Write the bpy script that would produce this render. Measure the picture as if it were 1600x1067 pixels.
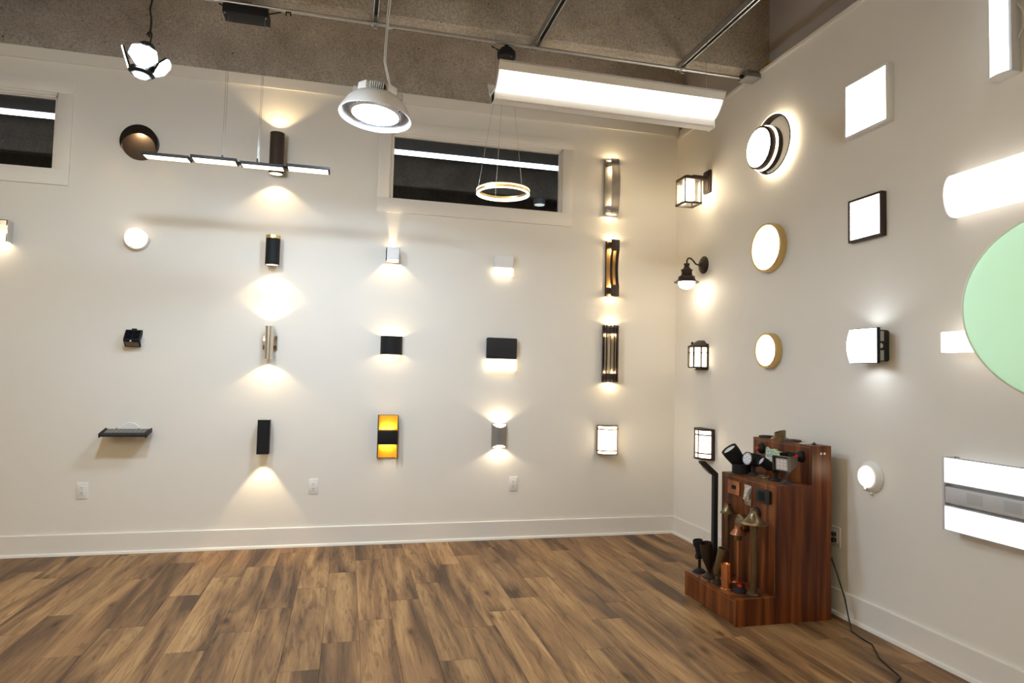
import bpy, bmesh, math, random
from math import pi, sin, cos, radians as R
from mathutils import Vector, Matrix

# ------------------------------------------------------------------ reset
for o in list(bpy.data.objects):
    bpy.data.objects.remove(o)
SC = bpy.context.scene
COL = SC.collection

# ------------------------------------------------------------------ camera
cam = bpy.data.cameras.new('camera')
cam.sensor_width = 36.0
cam.lens = 36.0 * 1030.28 / 1600.0
cam.clip_start = 0.02
cam_o = bpy.data.objects.new('camera', cam)
COL.objects.link(cam_o)
r_ = Vector((0.96989, -0.24235, 0.02385))
u_ = Vector((-0.03541, -0.04343, 0.99843))
f_ = Vector((0.24094, 0.96922, 0.05070))
M = Matrix((r_, u_, -f_)).transposed().to_4x4()
M.translation = Vector((-2.7318, -5.1604, 1.2998))
cam_o.matrix_world = M
SC.camera = cam_o

# ------------------------------------------------------------------ world, exposure
w = bpy.data.worlds.new('world')
SC.world = w
w.use_nodes = True
w.node_tree.nodes['Background'].inputs[0].default_value = (0.8, 0.9, 1.0, 1)
w.node_tree.nodes['Background'].inputs[1].default_value = 0.02
SC.view_settings.view_transform = 'Standard'
SC.view_settings.look = 'None'
SC.view_settings.exposure = 0.16
SC.view_settings.gamma = 1.0
SC.view_settings.use_curve_mapping = False
SC.cycles.use_denoising = True
SC.cycles.sample_clamp_indirect = 6.0
SC.cycles.caustics_reflective = False
SC.cycles.caustics_refractive = False

WARM = (1.0, 0.74, 0.41)
SOFT = (1.0, 0.82, 0.56)
NEUT = (1.0, 0.92, 0.80)
COOL = (0.84, 0.92, 1.0)
FILL_BAR_STRENGTH = 16.0       # unseen fill bars added behind the viewpoint
FILL_PANEL_STRENGTH = 1.6
FILL_UP_STRENGTH = 18.0
AMBER = (1.0, 0.83, 0.63)
FILL_TINT = (1.0, 0.93, 0.62)
BAY_STRENGTH = 200.0

# ------------------------------------------------------------------ materials
MATS = {}
def nodes_of(name):
    m = bpy.data.materials.new(name)
    m.use_nodes = True
    nt = m.node_tree
    b = nt.nodes['Principled BSDF']
    return m, nt, b

def mat(name, col, rough=0.5, metal=0.0, var=0.06, scale=30.0, bump=0.0, stretch=(1, 1, 1), bscale=None, spec=0.5, coat=0.0, trans=0.0):
    if name in MATS:
        return MATS[name]
    m, nt, b = nodes_of(name)
    N, L = nt.nodes, nt.links
    tc = N.new('ShaderNodeTexCoord')
    mp = N.new('ShaderNodeMapping')
    mp.inputs['Scale'].default_value = stretch
    L.new(tc.outputs['Object'], mp.inputs[0])
    nz = N.new('ShaderNodeTexNoise')
    nz.inputs['Scale'].default_value = scale
    nz.inputs['Detail'].default_value = 4
    L.new(mp.outputs[0], nz.inputs['Vector'])
    rp = N.new('ShaderNodeMapRange')
    rp.inputs['To Min'].default_value = 1 - var
    rp.inputs['To Max'].default_value = 1 + var
    L.new(nz.outputs['Fac'], rp.inputs['Value'])
    mx = N.new('ShaderNodeMix'); mx.data_type = 'RGBA'; mx.blend_type = 'MULTIPLY'
    mx.inputs['Factor'].default_value = 1
    mx.inputs['A'].default_value = (*col, 1)
    L.new(rp.outputs[0], mx.inputs['B'])
    L.new(mx.outputs['Result'], b.inputs['Base Color'])
    b.inputs['Roughness'].default_value = rough
    b.inputs['Metallic'].default_value = metal
    b.inputs['Specular IOR Level'].default_value = spec
    b.inputs['Coat Weight'].default_value = coat
    b.inputs['Transmission Weight'].default_value = trans
    if bump:
        n2 = N.new('ShaderNodeTexNoise')
        n2.inputs['Scale'].default_value = bscale or scale * 4
        n2.inputs['Detail'].default_value = 3
        L.new(mp.outputs[0], n2.inputs['Vector'])
        bp = N.new('ShaderNodeBump')
        bp.inputs['Strength'].default_value = bump
        bp.inputs['Distance'].default_value = 0.004
        L.new(n2.outputs['Fac'], bp.inputs['Height'])
        L.new(bp.outputs[0], b.inputs['Normal'])
    MATS[name] = m
    return m

def emit(name, col, strength):
    if name in MATS:
        return MATS[name]
    m, nt, b = nodes_of(name)
    b.inputs['Base Color'].default_value = (0.8, 0.8, 0.8, 1)
    b.inputs['Roughness'].default_value = 0.5
    b.inputs['Emission Color'].default_value = (*col, 1)
    b.inputs['Emission Strength'].default_value = strength
    MATS[name] = m
    return m

def glass(name, tint=(1, 1, 1), rough=0.0):
    if name in MATS:
        return MATS[name]
    m = bpy.data.materials.new(name); m.use_nodes = True
    nt = m.node_tree; N, L = nt.nodes, nt.links
    N.remove(N['Principled BSDF'])
    tr = N.new('ShaderNodeBsdfTransparent'); tr.inputs[0].default_value = (*tint, 1)
    gl = N.new('ShaderNodeBsdfGlossy'); gl.inputs['Roughness'].default_value = rough
    lw = N.new('ShaderNodeLayerWeight'); lw.inputs['Blend'].default_value = 0.5
    pw = N.new('ShaderNodeMath'); pw.operation = 'POWER'; pw.inputs[1].default_value = 5
    fr = N.new('ShaderNodeMath'); fr.operation = 'MULTIPLY_ADD'; fr.inputs[1].default_value = 0.9; fr.inputs[2].default_value = 0.035
    L.new(lw.outputs['Facing'], pw.inputs[0]); L.new(pw.outputs[0], fr.inputs[0])
    mx = N.new('ShaderNodeMixShader')
    L.new(fr.outputs[0], mx.inputs[0]); L.new(tr.outputs[0], mx.inputs[1]); L.new(gl.outputs[0], mx.inputs[2])
    L.new(mx.outputs[0], N['Material Output'].inputs[0])
    MATS[name] = m
    return m

def concrete():
    m, nt, b = nodes_of('concrete')
    N, L = nt.nodes, nt.links
    tc = N.new('ShaderNodeTexCoord')
    def noise(s, d=5, rough=0.6):
        n = N.new('ShaderNodeTexNoise'); n.inputs['Scale'].default_value = s
        n.inputs['Detail'].default_value = d; n.inputs['Roughness'].default_value = rough
        L.new(tc.outputs['Object'], n.inputs['Vector']); return n
    def ramp(src, *stops):
        r = N.new('ShaderNodeValToRGB')
        el = r.color_ramp.elements
        while len(el) < len(stops): el.new(0.5)
        for e, (p, c) in zip(el, stops):
            e.position = p; e.color = (*c, 1)
        L.new(src, r.inputs[0]); return r
    def mul(a, bb, f=1.0):
        x = N.new('ShaderNodeMix'); x.data_type = 'RGBA'; x.blend_type = 'MULTIPLY'
        x.inputs['Factor'].default_value = f
        L.new(a, x.inputs['A']); L.new(bb, x.inputs['B']); return x.outputs['Result']
    base = ramp(noise(2.2, 8, 0.68).outputs['Fac'], (0.34, (0.40, 0.35, 0.285)), (0.66, (0.62, 0.555, 0.47)))
    fine = ramp(noise(70, 4, 0.75).outputs['Fac'], (0.32, (0.55, 0.54, 0.53)), (0.5, (1, 1, 1)), (0.70, (1.35, 1.34, 1.30)))
    vo = N.new('ShaderNodeTexVoronoi'); vo.inputs['Scale'].default_value = 19
    L.new(tc.outputs['Object'], vo.inputs['Vector'])
    wn = noise(9, 2)
    add = N.new('ShaderNodeMath'); add.operation = 'ADD'
    L.new(vo.outputs['Distance'], add.inputs[0])
    ms = N.new('ShaderNodeMath'); ms.operation = 'MULTIPLY'; ms.inputs[1].default_value = 0.42
    L.new(wn.outputs['Fac'], ms.inputs[0]); L.new(ms.outputs[0], add.inputs[1])
    pits = ramp(add.outputs[0], (0.225, (0.16, 0.14, 0.12)), (0.275, (1, 1, 1)))
    c = mul(mul(base.outputs[0], fine.outputs[0], 0.8), pits.outputs[0], 0.9)
    L.new(c, b.inputs['Base Color'])
    b.inputs['Roughness'].default_value = 0.85
    b.inputs['Specular IOR Level'].default_value = 0.2
    bp = N.new('ShaderNodeBump'); bp.inputs['Strength'].default_value = 0.5; bp.inputs['Distance'].default_value = 0.004
    L.new(c, bp.inputs['Height']); L.new(bp.outputs[0], b.inputs['Normal'])
    return m

def plank_material():
    m, nt, b = nodes_of('floor_plank_wood')
    N, L = nt.nodes, nt.links
    tc = N.new('ShaderNodeTexCoord'); oi = N.new('ShaderNodeObjectInfo')
    rv = N.new('ShaderNodeCombineXYZ')
    for i, k in enumerate((37.0, 91.0, 53.0)):
        q = N.new('ShaderNodeMath'); q.operation = 'MULTIPLY'; q.inputs[1].default_value = k
        L.new(oi.outputs['Random'], q.inputs[0]); L.new(q.outputs[0], rv.inputs[i])
    ad = N.new('ShaderNodeVectorMath'); ad.operation = 'ADD'
    L.new(tc.outputs['Object'], ad.inputs[0]); L.new(rv.outputs[0], ad.inputs[1])
    def noise(sc, scale, det=4, dist=0.0, rough=0.55):
        mp = N.new('ShaderNodeMapping'); mp.inputs['Scale'].default_value = sc
        L.new(ad.outputs[0], mp.inputs[0])
        n = N.new('ShaderNodeTexNoise'); n.inputs['Scale'].default_value = scale
        n.inputs['Detail'].default_value = det; n.inputs['Distortion'].default_value = dist
        n.inputs['Roughness'].default_value = rough
        L.new(mp.outputs[0], n.inputs['Vector']); return n.outputs['Fac']
    def ramp(src, *stops):
        r = N.new('ShaderNodeValToRGB'); el = r.color_ramp.elements
        while len(el) < len(stops): el.new(0.5)
        for e, (p, c) in zip(el, stops):
            e.position = p; e.color = (*c, 1)
        L.new(src, r.inputs[0]); return r.outputs[0]
    def mul(a, bb, f=1.0):
        x = N.new('ShaderNodeMix'); x.data_type = 'RGBA'; x.blend_type = 'MULTIPLY'
        x.inputs['Factor'].default_value = f
        L.new(a, x.inputs['A']); L.new(bb, x.inputs['B']); return x.outputs['Result']
    broad = noise((7.5, 0.75, 1), 1.0, 3, 0.9)
    tone = ramp(broad, (0.33, (0.085, 0.044, 0.021)), (0.43, (0.185, 0.097, 0.042)), (0.53, (0.285, 0.156, 0.066)), (0.68, (0.42, 0.25, 0.108)))
    grain = ramp(noise((150, 5, 1), 1.0, 4, 0.3, 0.65), (0.3, (0.74, 0.71, 0.68)), (0.55, (1, 1, 1)), (0.8, (1.12, 1.12, 1.1)))
    cath = ramp(noise((26, 2.2, 1), 1.0, 3, 2.2), (0.37, (0.58, 0.52, 0.48)), (0.45, (1, 1, 1)))
    crack = ramp(noise((40, 3.4, 1), 1.0, 2, 2.6), (0.27, (0.35, 0.3, 0.27)), (0.31, (1, 1, 1)))
    # knots
    mp = N.new('ShaderNodeMapping'); mp.inputs['Scale'].default_value = (4.6, 1.7, 1)
    L.new(ad.outputs[0], mp.inputs[0])
    vo = N.new('ShaderNodeTexVoronoi'); vo.inputs['Scale'].default_value = 1.0; vo.voronoi_dimensions = '2D'
    L.new(mp.outputs[0], vo.inputs['Vector'])
    sx = N.new('ShaderNodeSeparateColor'); L.new(vo.outputs['Color'], sx.inputs[0])
    gt = N.new('ShaderNodeMath'); gt.operation = 'GREATER_THAN'; gt.inputs[1].default_value = 0.38
    L.new(sx.outputs[0], gt.inputs[0])
    wob = N.new('ShaderNodeMath'); wob.operation = 'MULTIPLY_ADD'; wob.inputs[1].default_value = 0.10
    L.new(noise((24, 12, 1), 1.0, 2), wob.inputs[0]); L.new(vo.outputs['Distance'], wob.inputs[2])
    ka = N.new('ShaderNodeMath'); ka.operation = 'ADD'; L.new(gt.outputs[0], ka.inputs[0]); L.new(wob.outputs[0], ka.inputs[1])
    knot = ramp(ka.outputs[0], (0.075, (0.16, 0.12, 0.10)), (0.11, (0.55, 0.48, 0.43)), (0.20, (1, 1, 1)))
    c = mul(mul(mul(mul(tone, grain, 0.9), cath, 0.75), crack, 0.8), knot, 0.85)
    hs = N.new('ShaderNodeHueSaturation')
    mr = N.new('ShaderNodeMapRange'); mr.inputs['To Min'].default_value = 0.88; mr.inputs['To Max'].default_value = 1.16
    L.new(oi.outputs['Random'], mr.inputs['Value']); L.new(mr.outputs[0], hs.inputs['Value'])
    L.new(c, hs.inputs['Color'])
    L.new(hs.outputs[0], b.inputs['Base Color'])
    b.inputs['Roughness'].default_value = 0.45
    b.inputs['Specular IOR Level'].default_value = 0.25
    bp = N.new('ShaderNodeBump'); bp.inputs['Strength'].default_value = 0.25; bp.inputs['Distance'].default_value = 0.001
    L.new(grain, bp.inputs['Height']); L.new(bp.outputs[0], b.inputs['Normal'])
    return m

def walnut():
    m, nt, b = nodes_of('red_walnut_laminate')
    N, L = nt.nodes, nt.links
    tc = N.new('ShaderNodeTexCoord')
    def noise(sc, det=4, dist=0.0):
        mp = N.new('ShaderNodeMapping'); mp.inputs['Scale'].default_value = sc
        L.new(tc.outputs['Object'], mp.inputs[0])
        n = N.new('ShaderNodeTexNoise'); n.inputs['Scale'].default_value = 1.0
        n.inputs['Detail'].default_value = det; n.inputs['Distortion'].default_value = dist
        L.new(mp.outputs[0], n.inputs['Vector']); return n.outputs['Fac']
    r = N.new('ShaderNodeValToRGB'); el = r.color_ramp.elements
    for p, c in ((0.45, (0.110, 0.028, 0.007)), (0.56, (0.19, 0.054, 0.012))):
        e = el.new(p); e.color = (*c, 1)
    el[0].position = 0.3; el[0].color = (0.045, 0.010, 0.003, 1)
    el[-1].position = 0.75; el[-1].color = (0.33, 0.105, 0.024, 1)
    L.new(noise((17, 17, 0.9), 5, 0.4), r.inputs[0])
    r2 = N.new('ShaderNodeValToRGB')
    r2.color_ramp.elements[0].position = 0.35; r2.color_ramp.elements[0].color = (0.72, 0.7, 0.68, 1)
    r2.color_ramp.elements[1].position = 0.6; r2.color_ramp.elements[1].color = (1, 1, 1, 1)
    L.new(noise((120, 120, 3), 3), r2.inputs[0])
    x = N.new('ShaderNodeMix'); x.data_type = 'RGBA'; x.blend_type = 'MULTIPLY'; x.inputs['Factor'].default_value = 0.8
    L.new(r.outputs[0], x.inputs['A']); L.new(r2.outputs[0], x.inputs['B'])
    L.new(x.outputs['Result'], b.inputs['Base Color'])
    b.inputs['Roughness'].default_value = 0.38
    b.inputs['Specular IOR Level'].default_value = 0.3
    return m

PAINT = mat('wall_paint', (0.80, 0.765, 0.71), 0.55, var=0.012, scale=6, bump=0.05, bscale=180, spec=0.25)
TRIM = mat('trim_paint', (0.80, 0.765, 0.715), 0.35, var=0.01, scale=8, spec=0.45)
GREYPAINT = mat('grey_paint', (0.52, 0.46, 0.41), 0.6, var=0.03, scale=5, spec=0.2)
CONC = concrete()
PLANK = plank_material()
WALNUT = walnut()
BLACK = mat('black_powder_coat', (0.012, 0.012, 0.014), 0.6, var=0.2, scale=300, bump=0.06, spec=0.22)
DARKGREY = mat('dark_grey_coat', (0.026, 0.026, 0.028), 0.62, var=0.15, scale=250, bump=0.05, spec=0.25)
BRONZE = mat('dark_bronze', (0.042, 0.028, 0.021), 0.45, 0.5, var=0.2, scale=120)
BROWN = mat('brown_coat', (0.050, 0.034, 0.028), 0.5, 0.3, var=0.12, scale=150)
AGED = mat('aged_brass', (0.22, 0.165, 0.095), 0.30, 0.9, var=0.25, scale=40)
BRASS = mat('satin_brass', (0.72, 0.52, 0.22), 0.36, 0.85, var=0.10, scale=60, stretch=(1, 1, 8))
COPPER = mat('polished_copper', (0.86, 0.40, 0.20), 0.18, 1.0, var=0.08, scale=25)
COPPERB = mat('brushed_copper', (0.62, 0.27, 0.13), 0.36, 0.9, var=0.18, scale=30)
CHROME = mat('polished_chrome', (0.82, 0.81, 0.80), 0.10, 1.0, var=0.02)
NICKEL = mat('brushed_nickel', (0.62, 0.59, 0.55), 0.30, 1.0, var=0.06, scale=80, stretch=(1, 1, 0.1))
STEEL = mat('galvanised_steel', (0.52, 0.53, 0.54), 0.38, 0.9, var=0.14, scale=60)
SILVER = mat('silver_paint', (0.40, 0.385, 0.375), 0.5, 0.15, var=0.04, scale=60)
WHITE = mat('white_enamel', (0.80, 0.80, 0.80), 0.35, var=0.02)
WHITEP = mat('white_plastic', (0.78, 0.77, 0.75), 0.4, var=0.02)
LIGHTGREY = mat('light_grey_steel', (0.58, 0.59, 0.62), 0.45, 0.1, var=0.02)
GOLD = mat('gold_leaf_lining', (0.90, 0.44, 0.03), 0.45, 0.3, var=0.16, scale=40)
SOLAR = mat('solar_cell', (0.012, 0.014, 0.024), 0.12, var=0.2, scale=40, coat=0.6)
RED = mat('red_lens', (0.75, 0.02, 0.015), 0.25, var=0.05)
GLASSW = glass('window_glass', (0.75, 0.77, 0.79))
GLASSC = glass('clear_glass', (0.97, 0.97, 0.96), 0.02)
WIRE = mat('steel_wire', (0.42, 0.40, 0.37), 0.35, 0.9, var=0.05)
CORDB = mat('black_cord', (0.012, 0.012, 0.013), 0.45, var=0.05)
CORDW = mat('white_cord', (0.72, 0.71, 0.69), 0.45, var=0.03)

# ------------------------------------------------------------------ mesh builder
class G:
    def __init__(self):
        self.bm = bmesh.new()
    def box(self, x0, x1, y0, y1, z0, z1, r=0.0, seg=2):
        m = Matrix.Translation(((x0+x1)/2, (y0+y1)/2, (z0+z1)/2)) @ Matrix.Diagonal((abs(x1-x0), abs(y1-y0), abs(z1-z0), 1))
        vs = bmesh.ops.create_cube(self.bm, size=1.0, matrix=m)['verts']
        if r > 0:
            es = list({e for v in vs for e in v.link_edges})
            bmesh.ops.bevel(self.bm, geom=es, offset=r, segments=seg, profile=0.5, affect='EDGES')
        return self
    def obox(self, m, sx, sy, sz, r=0.0):
        mm = m @ Matrix.Diagonal((sx, sy, sz, 1))
        vs = bmesh.ops.create_cube(self.bm, size=1.0, matrix=mm)['verts']
        if r > 0:
            es = list({e for v in vs for e in v.link_edges})
            bmesh.ops.bevel(self.bm, geom=es, offset=r, segments=2, profile=0.5, affect='EDGES')
        return self
    def prism(self, poly, axis, a0, a1):
        def P(p, a):
            if axis == 'z': return (p[0], p[1], a)
            if axis == 'y': return (p[0], a, p[1])
            return (a, p[0], p[1])
        A = [self.bm.verts.new(P(p, a0)) for p in poly]
        B = [self.bm.verts.new(P(p, a1)) for p in poly]
        n = len(poly)
        fs = [self.bm.faces.new(A), self.bm.faces.new(B[::-1])]
        for i in range(n):
            j = (i+1) % n
            fs.append(self.bm.faces.new((A[i], B[i], B[j], A[j])))
        bmesh.ops.recalc_face_normals(self.bm, faces=fs)
        return self
    def lathe(self, prof, m=None, n=32, closed=False, caps=True, a0=0.0, a1=2*pi):
        """prof: list of (radius, height) around local Z"""
        m = m or Matrix.Identity(4)
        full = abs(a1 - a0 - 2*pi) < 1e-6
        cnt = n if full else n+1
        rings = []
        for (r, h) in prof:
            if r < 1e-6 and full:
                rings.append([self.bm.verts.new(m @ Vector((0, 0, h)))])
            else:
                rings.append([self.bm.verts.new(m @ Vector((r*cos(a0+(a1-a0)*k/n), r*sin(a0+(a1-a0)*k/n), h))) for k in range(cnt)])
        fs = []
        pairs = list(zip(rings, rings[1:]))
        if closed: pairs.append((rings[-1], rings[0]))
        seg = n if full else n
        for A, B in pairs:
            for k in range(seg):
                k2 = (k+1) % cnt
                if len(A) == 1 and len(B) == 1: continue
                if len(A) == 1: fs.append(self.bm.faces.new((A[0], B[k], B[k2])))
                elif len(B) == 1: fs.append(self.bm.faces.new((A[k], A[k2], B[0])))
                else: fs.append(self.bm.faces.new((A[k], A[k2], B[k2], B[k])))
        if caps and not closed and full:
            for rg in (rings[0], rings[-1]):
                if len(rg) > 2: fs.append(self.bm.faces.new(rg))
        if not full:
            for k in (0, -1):
                loop = [rg[k] if len(rg) > 1 else rg[0] for rg in rings]
                if closed or caps:
                    try: fs.append(self.bm.faces.new(loop))
                    except ValueError: pass
        bmesh.ops.recalc_face_normals(self.bm, faces=fs)
        return self
    def cyl(self, r, h0, h1, m=None, n=28, bev=0.0):
        if bev:
            return self.lathe([(r-bev, h0), (r, h0+bev), (r, h1-bev), (r-bev, h1)], m, n)
        return self.lathe([(r, h0), (r, h1)], m, n)
    def pipe(self, r, t, h0, h1, m=None, n=32):
        return self.lathe([(r-t, h0), (r, h0), (r, h1), (r-t, h1)], m, n, closed=True)
    def tube(self, pts, r, n=8, closed=False):
        pts = [Vector(p) for p in pts]
        k = len(pts)
        rings = []
        up = None
        for i in range(k):
            if closed: t = (pts[(i+1) % k] - pts[i-1]).normalized()
            else: t = (pts[min(i+1, k-1)] - pts[max(i-1, 0)]).normalized()
            if up is None:
                up = Vector((0, 0, 1)) if abs(t.z) < 0.9 else Vector((1, 0, 0))
            a = t.cross(up).normalized(); bb = a.cross(t).normalized(); up = bb
            rr = r[i] if isinstance(r, (list, tuple)) else r
            rings.append([self.bm.verts.new(pts[i] + a*rr*cos(2*pi*j/n) + bb*rr*sin(2*pi*j/n)) for j in range(n)])
        fs = []
        pr = list(zip(rings, rings[1:]))
        if closed: pr.append((rings[-1], rings[0]))
        for A, B in pr:
            for j in range(n):
                fs.append(self.bm.faces.new((A[j], A[(j+1) % n], B[(j+1) % n], B[j])))
        if not closed:
            fs.append(self.bm.faces.new(rings[0])); fs.append(self.bm.faces.new(rings[-1]))
        bmesh.ops.recalc_face_normals(self.bm, faces=fs)
        return self
    def grid(self, fn, nu, nv, thick=0.0):
        """surface fn(u,v) for u,v in 0..1, optional thickness along normals via solidify"""
        V = [[self.bm.verts.new(fn(i/nu, j/nv)) for j in range(nv+1)] for i in range(nu+1)]
        fs = []
        for i in range(nu):
            for j in range(nv):
                fs.append(self.bm.faces.new((V[i][j], V[i+1][j], V[i+1][j+1], V[i][j+1])))
        if thick:
            bmesh.ops.solidify(self.bm, geom=fs, thickness=thick)
        return self
    def mesh(self, name, smooth=True, angle=35):
        me = bpy.data.meshes.new(name)
        self.bm.to_mesh(me); self.bm.free()
        if smooth:
            for p in me.polygons: p.use_smooth = True
            me.set_sharp_from_angle(angle=R(angle))
        return me
    def build(self, name, material, parent=None, label=None, loc=None):
        me = self.mesh(name)
        me.materials.append(material)
        o = bpy.data.objects.new(name, me)
        COL.objects.link(o)
        if parent: o.parent = parent
        if loc: o.location = loc
        if label: o['label'] = label
        return o

def rx(a): return Matrix.Rotation(a, 4, 'X')
def ry(a): return Matrix.Rotation(a, 4, 'Y')
def rz(a): return Matrix.Rotation(a, 4, 'Z')
def tr(x, y, z): return Matrix.Translation((x, y, z))
OUT = rx(pi/2)          # maps +Z to -Y : lathe axis pointing out of the wall (local -Y)

def thing(name, label, cat, loc=(0, 0, 0), rot=0.0, group=None):
    o = bpy.data.objects.new(name, None)
    o.empty_display_size = 0.05
    COL.objects.link(o)
    o.location = loc; o.rotation_euler = (0, 0, rot)
    o['label'] = label; o['category'] = cat
    if group: o['group'] = group
    return o
def back(name, label, cat, x, z, group=None):      # fixture on the back wall; local -Y points into the room
    return thing(name, label, cat, (x, 0, z), 0, group)
def right(name, label, cat, y, z, group=None):     # fixture on the right wall
    return thing(name, label, cat, (0, y, z), -pi/2, group)
def struct(o):
    o['kind'] = 'structure'
    return o
def spot(parent, loc, direc, power, angle, blend=0.25, col=WARM, rad=0.006):
    d = bpy.data.lights.new('lamp_beam', 'SPOT')
    d.energy = power; d.spot_size = R(angle); d.spot_blend = blend; d.color = col; d.shadow_soft_size = rad
    o = bpy.data.objects.new('lamp_beam', d); COL.objects.link(o)
    o.parent = parent; o.location = loc
    o.rotation_euler = Vector(direc).to_track_quat('-Z', 'Y').to_euler()
    return o
def point(parent, loc, power, col=WARM, rad=0.01):
    d = bpy.data.lights.new('lamp_glow', 'POINT')
    d.energy = power; d.color = col; d.shadow_soft_size = rad
    o = bpy.data.objects.new('lamp_glow', d); COL.objects.link(o)
    o.parent = parent; o.location = loc
    return o

# ================================================================== STRUCTURE
XL, YB, ZD = -9.5, -12.0, 4.20     # left wall, rear wall, deck underside
# floor : sub floor + planks
floor = struct(G().box(XL, 0.12, YB, 6.0, -0.06, -0.009).build('floor', mat('sub_floor', (0.20, 0.115, 0.055), 0.5, var=0.35, scale=1.0, stretch=(7, 0.8, 1))))
PW, PL = 0.1733, 1.13
ends = {23: -.537, 22: -.328, 21: -.089, 20: -.640, 19: -.322, 18: -1.001, 17: -.685, 16: -.483, 15: -.170, 14: -.981, 13: -.700, 12: -.436,
        11: -.155, 10: -1.000, 9: -.628, 8: -.427, 7: -.236, 6: -1.005, 5: -.643, 4: -.403, 3: -.231, 2: -.996, 1: -.537, 0: -.82, -1: -1.107, -2: -.30}
random.seed(7)
pm_cache = {}
def plank_mesh(wd, ln):
    key = (round(wd, 4), round(ln, 3))
    if key not in pm_cache:
        g = G(); g.box(-wd/2, wd/2, -ln/2, ln/2, -0.009, 0)
        es = [e for e in g.bm.edges if all(v.co.z > -0.001 for v in e.verts)]
        bmesh.ops.bevel(g.bm, geom=es, offset=0.0011, segments=1, affect='EDGES')
        me = g.mesh('plank', smooth=False); me.materials.append(PLANK); pm_cache[key] = me
    return pm_cache[key]
for k in range(-2, 33):
    x1 = -0.376 - PW*k; x0 = x1 - PW
    if k == -2: x1 = 0.0
    e = ends.get(k, -random.uniform(0.05, 1.1))
    cuts = [0.0]; y = e
    while y > -5.3:
        cuts.append(y); y -= PL
    for a, bb in zip(cuts, cuts[1:]):
        me = plank_mesh((x1-x0)-0.0008, (a-bb)-0.0008)
        o = bpy.data.objects.new('plank', me); COL.objects.link(o)
        o.parent = floor; o.location = ((x0+x1)/2, (a+bb)/2, 0)

# ceiling deck with concrete stems
ceiling = struct(G().box(XL, 0.30, YB, 6.0, ZD, ZD+0.12).build('ceiling', CONC))
for k in range(-7, 5):
    yc = -1.092 + 1.222*k
    g = G(); g.prism([(yc-.075, 3.478), (yc-.064, 3.466), (yc+.045, 3.466), (yc+.056, 3.478), (yc+.10, ZD), (yc-.115 if k else yc-.078, ZD)], 'x', XL, 0.086)
    g.build('concrete_stem', CONC, ceiling)

# back wall with two high windows
W1 = (-2.437, -1.073); W2 = (-6.14, -4.770); WZ = (2.655, 3.157)
g = G()
xs = [XL, W2[0], W2[1], W1[0], W1[1], 0.086]; zs = [0, WZ[0], WZ[1], 3.46]
for i in range(5):
    for j in range(3):
        if j == 1 and i in (1, 3): continue
        g.box(xs[i], xs[i+1], 0.0, 0.05, zs[j], zs[j+1])
bmesh.ops.remove_doubles(g.bm, verts=g.bm.verts, dist=1e-5)
inner = [f for f in g.bm.faces if sum(1 for q in g.bm.faces if q is not f and (q.calc_center_median()-f.calc_center_median()).length < 1e-5)]
bmesh.ops.delete(g.bm, geom=inner, context='FACES_ONLY')
wall_back = struct(g.build('wall_back', PAINT))
struct(G().box(XL, 0.0, -0.020, 0.004, 3.408, 3.490).build('trim_1', TRIM))
# baseboards
bb = bpy.data.objects.new('baseboard_back', None); COL.objects.link(bb); struct(bb)
for a, c in ((XL, -2.722), (-2.7212, 0.0)):
    g = G(); g.prism([(0.002, 0), (-0.015, 0), (-0.015, .138), (-0.012, .1414), (0.002, .1414)], 'x', a, c); g.build('board', TRIM, bb)
g = G(); g.prism([(0, 0), (-.031, 0), (-.031, .006), (-.026, .016), (-.0145, .020), (0, .020)], 'x', XL, 0.0); g.build('shoe_moulding', TRIM, bb)
bbr = bpy.data.objects.new('baseboard_right', None); COL.objects.link(bbr); struct(bbr)
g = G(); g.prism([(0.002, 0), (-0.015, 0), (-0.015, .138), (-0.012, .1414), (0.002, .1414)], 'y', YB, -0.015); g.build('board', TRIM, bbr)
g = G(); g.prism([(0, 0), (-.031, 0), (-.031, .006), (-.026, .016), (-.0145, .020), (0, .020)], 'y', YB, -0.031); g.build('shoe_moulding', TRIM, bbr)

# right wall with its stepped top edge
def ledge(y):
    if y > -0.42: return 3.385
    if y < -0.86: return 3.447 - 0.004*max(0, -y-0.9)
    t = (-y-0.42)/0.44; t = t*t*(3-2*t)
    return 3.385 + t*0.062
ys = [0.0] + [-0.30-0.04*i for i in range(17)] + [-2.0, -4.0, YB]
prof = [(y, ledge(y)) for y in ys]
g = G(); g.prism([(0.05, 0), (0.05, 3.385)] + prof + [(YB, 0)], 'x', 0.0, 0.086)
wall_right = struct(g.build('wall_right', PAINT))
g = G()
pr2 = prof
A = []
for (y, z) in pr2:
    A.append([g.bm.verts.new((x, y, zz)) for x, zz in ((-0.013, z-.006), (-0.013, z+.014), (0.03, z+.014), (0.03, z-.006))])
for a, b2 in zip(A, A[1:]):
    for j in range(4): g.bm.faces.new((a[j], a[(j+1) % 4], b2[(j+1) % 4], b2[j]))
g.bm.faces.new(A[0]); g.bm.faces.new(A[-1][::-1])
bmesh.ops.recalc_face_normals(g.bm, faces=g.bm.faces)
struct(g.build('trim_2', TRIM))
struct(G().box(0.012, 0.08, -0.78, -0.001, 3.36, 3.468).build('trim_3', TRIM))
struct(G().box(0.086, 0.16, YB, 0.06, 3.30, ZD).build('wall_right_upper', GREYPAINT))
struct(G().box(XL-.1, XL, YB, 6.0, 0, ZD).build('wall_left', PAINT))
struct(G().box(XL, 0.16, YB-.1, YB, 0, ZD).build('wall_rear', PAINT))
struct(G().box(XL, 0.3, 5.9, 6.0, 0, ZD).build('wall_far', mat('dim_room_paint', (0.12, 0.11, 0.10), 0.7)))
struct(G().box(0.12, 0.2, 0.06, 6.0, 0, ZD).build('wall_far_right', MATS['dim_room_paint']))

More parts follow.
